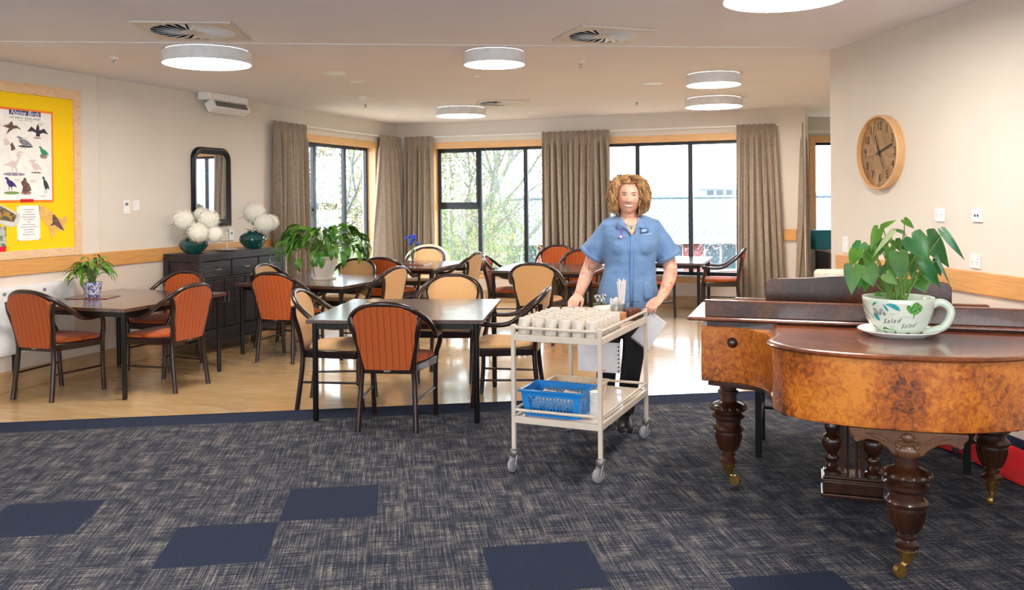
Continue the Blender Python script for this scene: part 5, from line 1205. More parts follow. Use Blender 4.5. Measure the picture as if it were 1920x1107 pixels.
for k in range(14):
    mb = MB(); a = rnd.uniform(0, 6.28); x, y = .018*cos(a*1.7), .018*sin(a); mb.box((0, 0, 0), (.018, .003, .055), M=Matrix.Translation((x, y, .085+rnd.uniform(-.01, .02))) @ Matrix.Rotation(a, 4, 'Z') @ Matrix.Rotation(rnd.uniform(-.5, .5), 4, 'X')); mb.build('sugar_sachet', M['paper'], t, smooth=0)
t = thing('straw_tub', 'narrow tub of tall white drinking straws on the trolley', 'straws', tl(.135, .34, .7602), TRZ)
mb = MB(); mb.lathe([(.018, 0), (.022, .10), (.020, .10), (.016, .004), (.004, .003)], 18); mb.build('tub_body', M['glass'], t)
M['straw_red'] = mat('pink_stripe', (232, 196, 200), .5)
for k in range(16):
    a = 2*pi*k/16; r = .004+.011*(k % 3)/2; mb = MB(); mb.tube([(.5*r*cos(a), .5*r*sin(a), .008), (r*cos(a)+.014*cos(a), r*sin(a)+.010*sin(a), .235+.006*(k % 4))], .003, 6); mb.build('straw', M['straw_red'] if k % 5 == 0 else M['white'], t)
def jar(x, y, r, h, fill, label):
    t = thing('glass_jar', label, 'jar', tl(x, y, .7602), TRZ, 'lidded glass jars on the trolley')
    mb = MB(); mb.lathe([(r*.9, 0), (r, .006), (r, h*.7), (r*.75, h*.82), (r*.75, h*.86)], 24, cap=True); mb.build('jar_body', M['glass'], t)
    mb = MB(); mb.lathe([(r*.86, .006), (r*.93, .012), (r*.93, h*.5), (.004, h*.54)], 20); mb.build('jar_filling', fill, t)
    mb = MB(); mb.lathe([(r*.8, h*.86), (r*.82, h*.9), (r*.4, h*.95), (r*.2, h*.97), (r*.28, h*1.04), (r*.22, h*1.10), (.003, h*1.11)], 20); mb.build('jar_lid', M['glass'], t)
M['coffee'] = mat('coffee', (92, 44, 32), .8, c2=(126, 66, 44), scale=200); M['raw'] = mat('raw_sugar', (196, 128, 84), .8, c2=(214, 156, 112), scale=300)
jar(.155, .215, .047, .12, M['raw'], 'nearest glass jar with pale brown raw sugar on the trolley'); jar(.19, .335, .044, .13, M['coffee'], 'middle glass jar with dark coffee by the straws')
jar(.06, .305, .036, .10, M['raw'], 'small glass jar left of the raw sugar jar'); jar(.195, .425, .042, .12, M['coffee'], 'glass jar of dark coffee nearest her right-side hand')
# ---- lower shelf: perforated baskets
def basket(name, label, x, y, w, d, h, m_, rz_, nx=13, nz=5):
    t = thing(name, label, 'basket', tl(x, y, .3025), rz_); fl_ = .88
    def wall_(p0, p1, q0, q1, cols):       # bottom p0->p1, top q0->q1
        mb = MB(); p0, p1, q0, q1 = map(V, (p0, p1, q0, q1)); solid_rows = 0
        def S_(u, v_): a = p0.lerp(p1, u); b = q0.lerp(q1, u); return a.lerp(b, v_)
        mu, mt, mbm = .10, .22, .06
        for (a, b, c, e) in ((0, 1, 1-mt, 1), (0, 1, 0, mbm), (0, mu, mbm, 1-mt), (1-mu, 1, mbm, 1-mt)):
            mb.add([S_(a, c), S_(b, c), S_(b, e), S_(a, e)], [(0, 1, 2, 3)])
        du = (1-2*mu)/cols; dv = (1-mt-mbm)/nz
        for i in range(cols):
            for j in range(nz):
                u0, v0 = mu+i*du, mbm+j*dv; out = []; inn = []
                for k in range(12):
                    a = 2*pi*k/12; ca, sa = cos(a), sin(a); q = .5/max(abs(ca), abs(sa)); out.append(S_(u0+du*(.5+q*ca), v0+dv*(.5+q*sa)))
                    ex, ey = .34*ca+.11*sa, .44*sa; inn.append(S_(u0+du*(.5+ex), v0+dv*(.5+ey)))
                mb.rings([out, inn], True, False)
        return mb.build('basket_side', m_, t, smooth=0, solid=.003)
    W, D_ = w/2, d/2; w2, d2 = W*fl_, D_*fl_
    wall_((-w2, -d2, 0), (w2, -d2, 0), (-W, -D_, h), (W, -D_, h), nx); wall_((w2, d2, 0), (-w2, d2, 0), (W, D_, h), (-W, D_, h), nx)
    wall_((w2, -d2, 0), (w2, d2, 0), (W, -D_, h), (W, D_, h), max(4, nx//2)); wall_((-w2, d2, 0), (-w2, -d2, 0), (-W, D_, h), (-W, -D_, h), max(4, nx//2))
    mb = MB(); mb.bx((-w2, -d2, 0), (w2, d2, .003)); mb.build('basket_base', m_, t, smooth=0)
    mb = MB(); R1 = []
    for a_, z in ((0, h-.012), (.012, h-.008), (.014, h), (.006, h+.004), (-.002, h)): R1.append([(-W-a_, -D_-a_, z), (W+a_, -D_-a_, z), (W+a_, D_+a_, z), (-W-a_, D_+a_, z)])
    mb.rings(R1, True, False); mb.build('basket_rim', m_, t, smooth=50, solid=.002)
    return t
basket('plastic_basket', 'blue perforated plastic basket on the lower trolley shelf', -.055, -.285, .355, .25, .145, M['blue'], TRZ)
M['beigep'] = mat('beige_plastic', (222, 204, 180), .4)
basket('plastic_basket', 'beige perforated plastic basket behind the blue one on the lower shelf', -.06, .02, .33, .22, .12, M['beigep'], TRZ, 11, 4)
M['clearp'] = mat('milky_plastic', (226, 210, 196), .35)
for k in range(9):
    a = rnd.uniform(0, 3); x, y = -.17+.028*k, -.30+.02*(k % 3)
    o = thing('feeding_cup', 'milky plastic beaker lying in the blue basket', 'beaker', tl(x, y, .3025+.066+.008*(k % 2)), TRZ+a*.15+1.2); o['group'] = 'beakers in the blue basket'
    mb = MB(); mb.lathe([(.024, -.045), (.03, .04), (.032, .045), (.012, .05), (.008, .07), (.003, .07)], 16, M=Matrix.Rotation(pi/2-.45, 4, 'Y')); mb.build('beaker_body', M['clearp'], o)
sl = thing('lid_stack', 'stack of white plastic cup lids right of the blue basket', 'lids', tl(.185, -.33, .3025), TRZ)
for k in range(18):
    mb = MB(); z = .0085*k; mb.lathe([(.033, z), (.036, z+.003), (.036, z+.007), (.030, z+.0085), (.004, z+.0085)], 24, cap=True); mb.build('cup_lid', M['white'], sl)
# hanging folders
M['folder'] = mat('plastic_folder', (222, 222, 228), .3)
t = thing('document_folder', 'white document folder hanging off the far right corner of the trolley', 'folder', (.865, 5.515, .66), 0)
q_ = [(-.115, -.03), (-.008, -.117), (.112, .06), (.02, .135)]
mb = MB(); mb.rings([[(x, 0, z) for x, z in q_], [(x, .012, z) for x, z in q_]]); mb.build('folder_cover', M['folder'], t, smooth=0, bevel=.002)
mb = MB(); mb.tube([(-.115, -.002, -.03), (-.008, -.002, -.117)], .005, 6); mb.build('folder_spine', M['greymetal'], t, smooth=0)
t = thing('paper_tray', 'white plastic sleeve hung across the inside left end of the trolley', 'sleeve', tl(-.02, HD+.022, .42), TRZ)
mb = MB(); mb.bx((-.19, -.003, -.03), (.10, .003, .165)); mb.build('sleeve_sheet', M['folder'], t, smooth=0, bevel=.002)
mb = MB()
for k in range(7): mb.bx((.082, -.0045, -.02+k*.026), (.092, -.0031, -.01+k*.026))
mb.build('punch_holes', M['ink'], t, smooth=0)
mb = MB(); mb.bx((-.03, -.0045, -.02), (.0, -.0031, -.014)); mb.build('red_print', M['red'], t, smooth=0)
# ================================================================== THE WOMAN
WO = V((.77, 5.86, 0)); wm = thing('person', 'smiling woman with curly blond hair in a blue tunic holding the tea trolley', 'person', WO)
def wp(x, y, z): return V((x-WO.x, y-WO.y, z))           # world metres to her own frame
def skin_mat():
    m_, n, l, p = new_mat('skin'); p.inputs['Roughness'].default_value = .5; p.inputs['Subsurface Weight'].default_value = .08; p.inputs['Subsurface Scale'].default_value = .02
    t = n.new('ShaderNodeTexCoord'); s_ = n.new('ShaderNodeSeparateXYZ'); l.new(t.outputs['Object'], s_.inputs[0])
    nz = n.new('ShaderNodeTexNoise'); nz.inputs['Scale'].default_value = 14; l.new(t.outputs['Object'], nz.inputs[0])
    r = n.new('ShaderNodeValToRGB'); e = r.color_ramp.elements; e[0].position = .3; e[0].color = srgb(222, 158, 132); e[1].position = .7; e[1].color = srgb(238, 186, 162); l.new(nz.outputs[0], r.inputs[0])
    # tattoos: fine inked lines on both arms
    n2 = n.new('ShaderNodeTexNoise'); n2.inputs['Scale'].default_value = 12; n2.inputs['Distortion'].default_value = 2.4; n2.inputs['Detail'].default_value = 1.5; l.new(t.outputs['Object'], n2.inputs[0])
    def mt(op, a, b):
        k = n.new('ShaderNodeMath'); k.operation = op
        for i, x in enumerate((a, b)):
            if isinstance(x, (int, float)): k.inputs[i].default_value = x
            else: l.new(x, k.inputs[i])
        return k.outputs[0]
    line = mt('LESS_THAN', mt('ABSOLUTE', mt('SUBTRACT', n2.outputs[0], .5), 0), .014)
    n3 = n.new('ShaderNodeTexNoise'); n3.inputs['Scale'].default_value = 9; l.new(t.outputs['Object'], n3.inputs[0])
    patch = mt('GREATER_THAN', n3.outputs[0], .47)
    armL = mt('LESS_THAN', s_.outputs['X'], -.19); armR = mt('GREATER_THAN', s_.outputs['X'], .15); zz = mt('MULTIPLY', mt('GREATER_THAN', s_.outputs['Z'], .90), mt('LESS_THAN', s_.outputs['Z'], 1.2))
    mL = mt('MULTIPLY', mt('MULTIPLY', mt('MULTIPLY', line, patch), armL), zz); mR = mt('MULTIPLY', mt('MULTIPLY', mt('GREATER_THAN', n2.outputs[0], .58), armR), mt('MULTIPLY', zz, patch)); mRl = mt('MULTIPLY', mt('MULTIPLY', line, armR), zz)
    def mix(f, a, c, fac=1):
        k = n.new('ShaderNodeMix'); k.data_type = 'RGBA'; l.new(mt('MULTIPLY', f, fac), k.inputs[0]); l.new(a, k.inputs[6]); k.inputs[7].default_value = c; return k.outputs[2]
    c = mix(mL, r.outputs[0], srgb(92, 80, 96), .7); c = mix(mR, c, srgb(216, 92, 76), .6); c = mix(mRl, c, srgb(130, 96, 110), .5); l.new(c, p.inputs['Base Color']); return m_
M['skin'] = skin_mat()
M['tunic'] = mat('blue_tunic', (104, 138, 182), .8, c2=(110, 144, 188), scale=6, bump=.0, sheen=.1)
M['trouser'] = mat('black_trousers', (16, 16, 20), .85); M['shoe'] = mat('black_shoe', (18, 17, 18), .4)
M['hair'] = mat('curly_blond', (138, 92, 54), .55, c2=(214, 172, 118), scale=22, stretch=(1.5, 1.5, .6), detail=3, contrast=(.36, .62))
HC = wp(.783, 5.82, 1.522)                                   # head centre
HR = Matrix.Translation(HC) @ Matrix.Rotation(radians(-6), 4, 'Z') @ Matrix.Rotation(radians(2), 4, 'Y')
def g2(x, z, cx_, cz_, sx_, sz_): return math.exp(-((x-cx_)/sx_)**2-((z-cz_)/sz_)**2)
def headp(az, el):
    """az 0 = front"""
    x = .083*cos(el)*sin(az); y = -.094*cos(el)*cos(az); z = .120*sin(el)
    k = max(0, -z/.120); x *= 1-.20*k**2.0; y *= (1-.10*k) if y < 0 else (1-.25*k)
    if z > 0: x *= 1+.04*(z/.12)
    fr = max(0, cos(az))*max(0, cos(el))
    d = 0
    if fr > .15:
        t = min(1, max(0, (.034-z)/.064))
        if -.036 < z < .036: d += .021*math.exp(-(x/(.009+.008*t))**2)*(t**1.3)*(1 if z > -.030 else max(0, 1-(-.030-z)/.008))
        for s_ in (-1, 1):
            d -= .0085*g2(x, z, s_*.030, .012, .017, .012); d += .009*g2(x, z, s_*.043, -.026, .022, .02); d += .004*g2(x, z, s_*.028, .034, .02, .008); d += .004*g2(x, z, s_*.012, -.030, .006, .006)
        d += .0055*g2(x, z, 0, -.058, .024, .012); d -= .003*g2(x, z, 0, -.050, .03, .003); d += .009*g2(x, z, 0, -.096, .022, .018); d -= .004*g2(x, z, 0, -.076, .02, .006)
    y -= d*min(1, fr*1.6)
    return V((x, y, z))
def face_y(x, z):
    lo = None
    el = math.asin(max(-1, min(1, z/.12))); k = max(0, -z/.12); xx = x/(1-.20*k**2.0); az = math.asin(max(-1, min(1, xx/(.083*max(.05, cos(el)))))); return headp(az, el).y
body = MB()
R1 = []
NU, NV = 84, 64
for j in range(NV+1):
    el = -pi/2+pi*(j+(.15 if j == 0 else -.15 if j == NV else 0))/NV; R1.append([HR @ headp(2*pi*i/NU, el) for i in range(NU)])
R1 = [r[::-1] for r in R1]
body.rings(R1[::-1] if False else [r[::-1] for r in R1])
# ears
for s_ in (-1, 1): body.ball((0, 0, 0), (.010, .02, .03), 12, 8, M=HR @ Matrix.Translation((s_*.082, .004, -.008)) @ Matrix.Rotation(s_*.3, 4, 'Z'))
cx0 = .795-WO.x
body.tube([HR @ V((0, .015, -.04)), HR @ V((0, .02, -.10)), V((cx0-.003, .0, 1.37)), V((cx0, .01, 1.30))], [.058, .055, .062, .085], 20)
def ering(cx_, cy_, z, rx, ry, n=28, pw=2.3):
    P = []
    for k in range(n):
        a = 2*pi*k/n; c_, s_ = cos(a), sin(a); P.append((cx_+rx*math.copysign(abs(c_)**(2/pw), c_), cy_+ry*math.copysign(abs(s_)**(2/pw), s_), z))
    return P
TOR = [(.78, .178, .125), (.86, .190, .135), (.93, .182, .132), (1.0, .165, .126), (1.07, .160, .126), (1.14, .168, .134), (1.20, .178, .142), (1.26, .180, .132), (1.31, .182, .108), (1.345, .172, .082), (1.372, .125, .056), (1.395, .075, .052)]
def torso_x(z): return cx0 - .0 - .025*max(0, (1.1-z)/.3)
body.rings([ering(torso_x(z), .0, z, rx*.93, ry*.90) for z, rx, ry in TOR])
armL = [wp(.650, 5.86, 1.295), wp(.590, 5.895, 1.225), wp(.535, 5.965, 1.06), wp(.50, 5.92, .985), wp(.455, 5.83, .90), wp(.435, 5.79, .872)]
armR = [wp(.955, 5.86, 1.295), wp(1.01, 5.87, 1.225), wp(1.065, 5.86, 1.055), wp(1.045, 5.79, .975), wp(.985, 5.665, .893), wp(.955, 5.61, .868)]
rad = [.046, .050, .046, .046, .034, .028]
for A_ in (armL, armR):
    cp = curve_pts(A_, 5); n = len(cp); rr = [rad[min(5, int(i/5))]*(1-(i % 5)/5)+rad[min(5, int(i/5)+1)]*((i % 5)/5) for i in range(n)]; body.tube(cp, rr, 18)
# legs inside the trousers
def leg(h, k_, a_): body.tube(curve_pts([h, (h+k_)/2, k_, (k_+a_)/2, a_], 3), [.078]*3+[.072]*3+[.05]*3+[.045]*3+[.032], 14)
hipL, kneeL, ankL = wp(.70, 5.87, .82), wp(.635, 5.86, .48), wp(.615, 5.88, .09)
hipR, kneeR, ankR = wp(.84, 5.87, .82), wp(.80, 5.79, .48), wp(.738, 5.755, .09)
leg(hipL, kneeL, ankL); leg(hipR, kneeR, ankR)
def hand(wr, kn, side, down, mirror):
    """wr wrist, kn knuckle middle, side = direction from index to little finger"""
    d = (kn-wr).normalized(); side = (side-d*side.dot(d)).normalized(); nrm = d.cross(side).normalized()
    if nrm.dot(down) < 0: nrm = -nrm
    R1 = []
    for t_, hw_, ht in ((-.25, .026, .022), (0, .027, .020), (.3, .035, .017), (.65, .041, .016), (.9, .042, .014), (1.05, .038, .010)):
        c = wr.lerp(kn, t_); R1.append([c+side*hw_*cos(2*pi*k/16)+nrm*ht*sin(2*pi*k/16) for k in range(16)])
    body.rings(R1)
    for k, (off, L, r) in enumerate(((-.031, .070, .0088), (-.0102, .078, .0092), (.0106, .073, .0088), (.031, .058, .0078))):
        b = kn-d*.012+side*off; a1, a2, a3 = .45, 1.35, 2.2
        p1 = b+d*.014; q1 = p1+(d*cos(a1)+nrm*sin(a1))*L*.42; q2_ = q1+(d*cos(a2)+nrm*sin(a2))*L*.34; q3 = q2_+(d*cos(a3)+nrm*sin(a3))*L*.26
        body.tube([b, p1, q1, q2_, q3], [r*1.1, r*1.08, r, r*.94, r*.78], 10)
    b = wr.lerp(kn, .25)-side*.022; q1 = b-side*.022+d*.022+nrm*.012; q2_ = q1+d*.026+nrm*.014-side*.004; q3 = q2_+d*.016+nrm*.014+side*.006
    body.tube([b, q1, q2_, q3], [.014, .0125, .0105, .0085], 10)
railL, railR = tl(-HW, HD, .802), tl(HW, HD, .802)
hand(wp(.435, 5.79, .872), wp(.402, 5.722, .838), V((-.9, .42, 0)), V((0, 0, -1)), False)
hand(wp(.955, 5.61, .868), wp(.892, 5.530, .836), V((.85, -.35, -.1)), V((-.2, -.2, -1)), True)
bo = body.build('body', M['skin'], wm, smooth=180)
k = bo.modifiers.new('r', 'REMESH'); k.mode = 'VOXEL'; k.voxel_size = .0032; k.use_smooth_shade = True
k = bo.modifiers.new('s', 'SMOOTH'); k.factor = .5; k.iterations = 2
# face details
def on_face(pts, lift): return [HR @ V((x, face_y(x, z)-lift, z)) for x, z in pts]
M['eyewhite'] = mat('eye_white', (232, 226, 222), .2); M['iris'] = mat('iris', (60, 66, 70), .2); M['lip'] = mat('lips', (208, 128, 118), .4); M['brow'] = mat('brow', (110, 72, 46), .8); M['tooth'] = mat('teeth', (240, 234, 226), .3)
for s_ in (-1, 1):
    e = MB(); P = [(s_*.032+.0135*cos(a), .0125+.0034*sin(a)) for a in [2*pi*k/16 for k in range(16)]]; q = on_face([(s_*.032, .0125)]+P, .0016); q[0] += HR.to_3x3() @ V((0, -.002, 0)); e.add(q, [(0, 1+i, 1+(i+1) % 16) for i in range(16)]); eo = e.build('eye', M['eyewhite'], wm)
    e = MB(); P = [(s_*.032+.0050*cos(a), .0123+.0036*sin(a)) for a in [2*pi*k/12 for k in range(12)]]; q = on_face([(s_*.032, .0123)]+P, .0040); e.add(q, [(0, 1+i, 1+(i+1) % 12) for i in range(12)]); e.build('iris', M['iris'], eo)
    e = MB(); e.tube(on_face([(s_*.018, .0125), (s_*.025, .0160), (s_*.032, .0170), (s_*.040, .0155), (s_*.048, .011)], .0022), [.0010, .0018, .0022, .0018, .0010], 6); e.build('eyelashes', M['brow'], wm)
    e = MB(); e.tube(on_face([(s_*.015, .029), (s_*.025, .0325), (s_*.037, .0335), (s_*.050, .028)], .0008), [.0018, .0026, .0024, .001], 6); e.build('eyebrow', M['brow'], wm)
    e = MB(); e.ball(HR @ V((s_*.086, -.006, -.044)), .005, 8, 6); e.build('earring', M['steel'], wm)
e = MB(); up_ = [(-.031, -.0465), (-.016, -.0490), (0, -.0500), (.016, -.0490), (.031, -.0465)]; lo_ = [(-.024, -.0560), (-.013, -.0600), (0, -.0612), (.013, -.0600), (.024, -.0560)]
q = on_face(up_+lo_, .0045); e.add(q, [(i, i+1, i+6, i+5) for i in range(4)]); e.build('teeth', M['tooth'], wm, smooth=0)
e = MB(); e.tube(on_face([(-.033, -.0450)]+up_[1:4]+[(.033, -.0450)], .0045), [.0010, .0018, .0020, .0018, .0010], 6); e.tube(on_face([(-.033, -.0450), (-.024, -.0575), (-.009, -.0630), (.009, -.0630), (.024, -.0575), (.033, -.0450)], .0045), [.001, .0022, .0030, .0030, .0022, .001], 6); e.build('lips', M['lip'], wm)
for s_ in (-1, 1):
    e = MB(); e.ball(HR @ V((s_*.006, face_y(s_*.006, -.0335)+.001, -.0345)), (.0028, .002, .0018), 8, 6); e.build('nostril', M['lip'], wm)
# hair: cap plus loose curls
rnd = random.Random(21); hm = MB(); hpn = {}
cap = MB(); nu, nv = 48, 24; vs = []; fs = []
for j in range(nv+1):
    el = radians(-48)+(pi/2-radians(-48))*j/nv
    for i in range(nu):
        az = 2*pi*i/nu; p_ = headp(az, el); nrm_ = V((p_.x, p_.y, p_.z)).normalized(); k_ = .014+.020*abs(sin(az))**2*(.6+.4*cos(el)) + (.010 if cos(az) < 0 else 0)+.006*noise.noise(p_*60)
        if el < 0: k_ += .010*(-el)
        vs.append(HR @ (p_+nrm_*k_))
for j in range(nv):
    for i in range(nu):
        az = (2*pi*(i+.5)/nu+pi) % (2*pi)-pi; el = radians(-48)+(pi/2-radians(-48))*(j+.5)/nv
        if abs(az) < radians(62)-max(0, (el-radians(10)))*.9 and el < radians(42): continue
        k2 = (i+1) % nu; fs.append((j*nu+i, j*nu+k2, (j+1)*nu+k2, (j+1)*nu+i))
hm.add(vs, fs)
for k in range(900):
    side = rnd.choice((-1, 1)); az1 = side*radians(rnd.uniform(52, 180)); az0 = az1*rnd.uniform(.75, 1.0)
    front = abs(az1) < radians(85)
    e0 = radians(rnd.uniform(58, 88)); e1_ = radians(rnd.uniform(-50, 5)) if abs(az1) > radians(60) else radians(rnd.uniform(-42, 10))
    n_ = 18; L_ = []; ph_ = rnd.uniform(0, 6.28); fr_ = rnd.uniform(2.5, 5.0); amp = rnd.uniform(.005, .012); puff = rnd.uniform(.012, .048)
    for i in range(n_+1):
        t_ = i/n_; el = e0+(e1_-e0)*t_; az = az0*(.35+.65*min(1, t_*1.7)) if e0 > radians(60) else az0; az = az0*min(1, .25+1.6*t_)+(az1-az0)*t_
        if abs(az) < radians(50) and el < radians(50): az = math.copysign(radians(50), az)
        p_ = headp(az, max(el, radians(-60))); nn = V((p_.x, p_.y*.9, p_.z*.6)).normalized(); out = puff*(.40+.95*sin(pi*min(1, t_*.85))**.8)+(.014*max(0, -el) if el < 0 else 0)
        q = p_+nn*out; tang = V((-nn.y, nn.x, 0)).normalized(); q += tang*amp*sin(fr_*2*pi*t_+ph_)*min(1, t_*3+.2)+nn*amp*cos(fr_*2*pi*t_+ph_)*min(1, t_*3)
        L_.append(HR @ q)
    hm.tube(L_, [.0022]+[rnd.uniform(.0016, .0030)]*(n_-2)+[.0016, .0006], 5)
hm.build('hair', M['hair'], wm, smooth=180)
# tunic
tu = MB(); R1 = []
TU = [(.735, .198, .142), (.80, .200, .146), (.88, .200, .148), (.95, .188, .142), (1.0, .178, .138), (1.06, .172, .138), (1.12, .178, .146), (1.18, .190, .158), (1.22, .195, .158), (1.27, .200, .145), (1.31, .204, .126), (1.342, .202, .106), (1.366, .178, .090), (1.386, .130, .077), (1.403, .088, .070)]
tu.rings([[(x, y, z_-max(0, z-1.34)*.5*max(0, -y/ry)) for x, y, z_ in ering(torso_x(z), .0, z, rx, ry, 40)] for z, rx, ry in TU])
for s_ in (-1, 1): tu.ball((torso_x(1.19)+s_*.075, -.085, 1.19), (.078, .078, .072), 20, 14)
def sleeve(A0, A1, A2):
    P = curve_pts([A0+(A0-A1)*.25, A0, A0.lerp(A1, .55), A1], 4); rr = []
    n = len(P)
    for i in range(n): rr.append(.058+.026*(i/(n-1)))
    tu.tube(P, rr, 24)
sL_end = wp(.545, 5.915, 1.145); sR_end = wp(1.055, 5.875, 1.13)
sleeve(wp(.650, 5.86, 1.302), sL_end, None); sleeve(wp(.955, 5.86, 1.302), sR_end, None)
to = tu.build('tunic', M['tunic'], wm, smooth=180)
k = to.modifiers.new('r', 'REMESH'); k.mode = 'VOXEL'; k.voxel_size = .006; k.use_smooth_shade = True
k = to.modifiers.new('s', 'SMOOTH'); k.factor = .5; k.iterations = 8
tx = bpy.data.textures.new('folds', 'CLOUDS'); tx.noise_scale = .10; k = to.modifiers.new('d', 'DISPLACE'); k.texture = tx; k.strength = .020; k.mid_level = .5; k.texture_coords = 'LOCAL'
# flared cuffs
for nm_, A0, A1 in (('sleeve_cuff', armL[0], sL_end), ('sleeve_cuff', armR[0], sR_end)):
    d = (A1-A0).normalized(); c = MB(); P = [A1-d*.012, A1+d*.004, A1+d*.018]; c.tube(P, [.0815, .0845, .0855], 28, cap=False); c.build(nm_, M['tunic'], wm, smooth=80, solid=.003)
# front of the neckline, collar, placket
def tz(x, z, lift=.0):
    for (z0, a0, b0), (z1, a1, b1) in zip(TU, TU[1:]):
        if z0 <= z <= z1: t_ = (z-z0)/(z1-z0); rx, ry = a0+(a1-a0)*t_, b0+(b1-b0)*t_; break
    else: rx, ry = TU[-1][1:]
    X = abs(x-torso_x(z))/rx; y = -ry*(max(0, 1-X**2.3))**(1/2.3)
    b = 0
    for s_ in (-1, 1):
        q = 1-((x-torso_x(1.19)-s_*.075)/.078)**2-((z-1.19)/.072)**2
        if q > 0: b = min(b if b else y, -.085-.078*sqrt(q))
    return min(y, b if b else y)-lift
def patch(pts, m_, nm, lift, par=None, solid=.002, sub=3):
    """filled outline laid on the tunic front"""
    n = len(pts); c = (sum(p[0] for p in pts)/n, sum(p[1] for p in pts)/n); mb = MB(); vs = [V((c[0], tz(c[0], c[1], lift), c[1]))]; fs = []
    for r_ in range(1, sub+1):
        for x, z in pts: xx, zz = c[0]+(x-c[0])*r_/sub, c[1]+(z-c[1])*r_/sub; vs.append(V((xx, tz(xx, zz, lift), zz)))
    for i in range(n):
        fs.append((0, 1+i, 1+(i+1) % n))
        for r_ in range(sub-1): a, b = 1+r_*n, 1+(r_+1)*n; fs.append((a+i, b+i, b+(i+1) % n, a+(i+1) % n))
    mb.add(vs, fs); return mb.build(nm, m_, par or wm, smooth=180, solid=solid)
X0 = torso_x(1.3)-.008
patch([(X0-.05, 1.385), (X0+.05, 1.385), (X0+.04, 1.345), (X0+.012, 1.285), (X0-.004, 1.268), (X0-.02, 1.295), (X0-.045, 1.345)], M['skin'], 'neck_opening', .009, solid=.001)
M['tunic_edge'] = mat('tunic_edge', (96, 134, 184), .75)
for s_ in (-1, 1):
    P = [(X0+s_*.050, 1.388), (X0+s_*.080, 1.372), (X0+s_*.100, 1.330), (X0+s_*.088, 1.312), (X0+s_*.045, 1.322), (X0+s_*.006, 1.272), (X0+s_*.028, 1.320), (X0+s_*.046, 1.355)]
    patch(P, M['tunic'], 'collar', .014, solid=.004)
c = MB(); n = 24; R1 = []
for zz, rx, ry, dy in ((1.368, .088, .070, 0), (1.385, .076, .064, .004), (1.402, .070, .062, .008), (1.398, .080, .070, .008), (1.372, .096, .080, .004)):
    R1.append([(torso_x(1.38)+rx*cos(a), dy+ry*sin(a), zz-.012*(sin(a) < -.3)) for a in [radians(-50)+radians(280)*k/n for k in range(n+1)]])
c.rings(R1, False, False); c.build('collar_stand', M['tunic'], wm, smooth=180, solid=.003)
patch([(X0-.014, 1.27), (X0+.012, 1.27), (X0+.012, 1.15), (X0+.010, 1.0), (X0+.006, .80), (X0-.018, .80), (X0-.014, 1.0), (X0-.014, 1.15)], M['tunic_edge'], 'placket', .004, solid=.002, sub=2)
patch([(X0+.10, .97), (X0+.155, .93), (X0+.150, .84), (X0+.08, .84), (X0+.075, .95)], M['tunic'], 'pocket', .005, solid=.002)
M['badge'] = mat('badge_blue', (20, 84, 140), .3)
bd = patch([(X0+.057, 1.312), (X0+.111, 1.316), (X0+.113, 1.290), (X0+.059, 1.285)], M['badge'], 'name_badge', .019)
for k, w_ in enumerate((.034, .018, .014)):
    z = 1.309-.0065*k; x = X0+.085; mb = MB(); mb.add([(x-w_/2, tz(x, z, .0212), z), (x+w_/2, tz(x, z, .0212), z), (x+w_/2, tz(x, z, .0212), z-.0022), (x-w_/2, tz(x, z, .0212), z-.0022)], [(0, 1, 2, 3)]); mb.build('badge_print', M['white'], wm, smooth=0)
for k in range(12):
    x = X0+.060+k*.0062; z = 1.277+.0005*k; mb = MB(); h_ = .0034 if k % 6 else .005; mb.add([(x, tz(x, z, .012), z), (x+.0045, tz(x, z, .012), z), (x+.0045, tz(x, z, .012), z-h_), (x, tz(x, z, .012), z-h_)], [(0, 1, 2, 3)]); mb.build('embroidered_letter', M['white'], wm, smooth=0)
patch([(X0-.083, 1.372-.02), (X0-.062, 1.355-.02), (X0-.068, 1.340-.012), (X0-.098, 1.340-.012)], mat('epaulette', (96, 116, 130), .7), 'collar_tab', .020)
M['violet'] = mat('violet_fob', (160, 92, 190), .4)
P = [(X0-.070, 1.302), (X0-.047, 1.305), (X0-.056, 1.298), (X0-.062, 1.280), (X0-.060, 1.264)]
mb = MB(); mb.tube([V((x, tz(x, z, .012), z)) for x, z in ((X0-.060, 1.304), (X0-.064, 1.285), (X0-.070, 1.27))], .004, 8); mb.tube([V((x, tz(x, z, .012), z)) for x, z in ((X0-.074, 1.304), (X0-.048, 1.306))], .003, 6); mb.ball((X0-.073, tz(X0-.073, 1.262, .010), 1.262), (.014, .005, .014), 14, 8); fw_ = mb.build('fob_watch', M['violet'], wm)
mb = MB(); mb.ball((X0-.073, tz(X0-.073, 1.262, .0135), 1.262), (.009, .003, .009), 12, 6); mb.build('watch_dial', M['white'], fw_)
M['bead'] = mat('wood_bead', (140, 84, 70), .4)
nk = []
for k in range(31):
    a = pi*(k/30); x = X0-.054*cos(a); z = 1.383-.052*sin(a)**1.2; nk.append((x, z))
for i_, mm in enumerate((M['white'], M['bead'])):
    mb = MB()
    for k, (x, z) in enumerate(nk):
        if k % 2 == i_: mb.ball((x, tz(x, min(z, 1.391), .013), z), .0042, 8, 6)
    mb.build('bead_necklace', mm, wm)
mb = MB(); mb.ball((X0, tz(X0, 1.318, .014), 1.318), (.008, .004, .009), 10, 6); mb.build('pendant', mat('turquoise', (30, 170, 160), .3), wm)
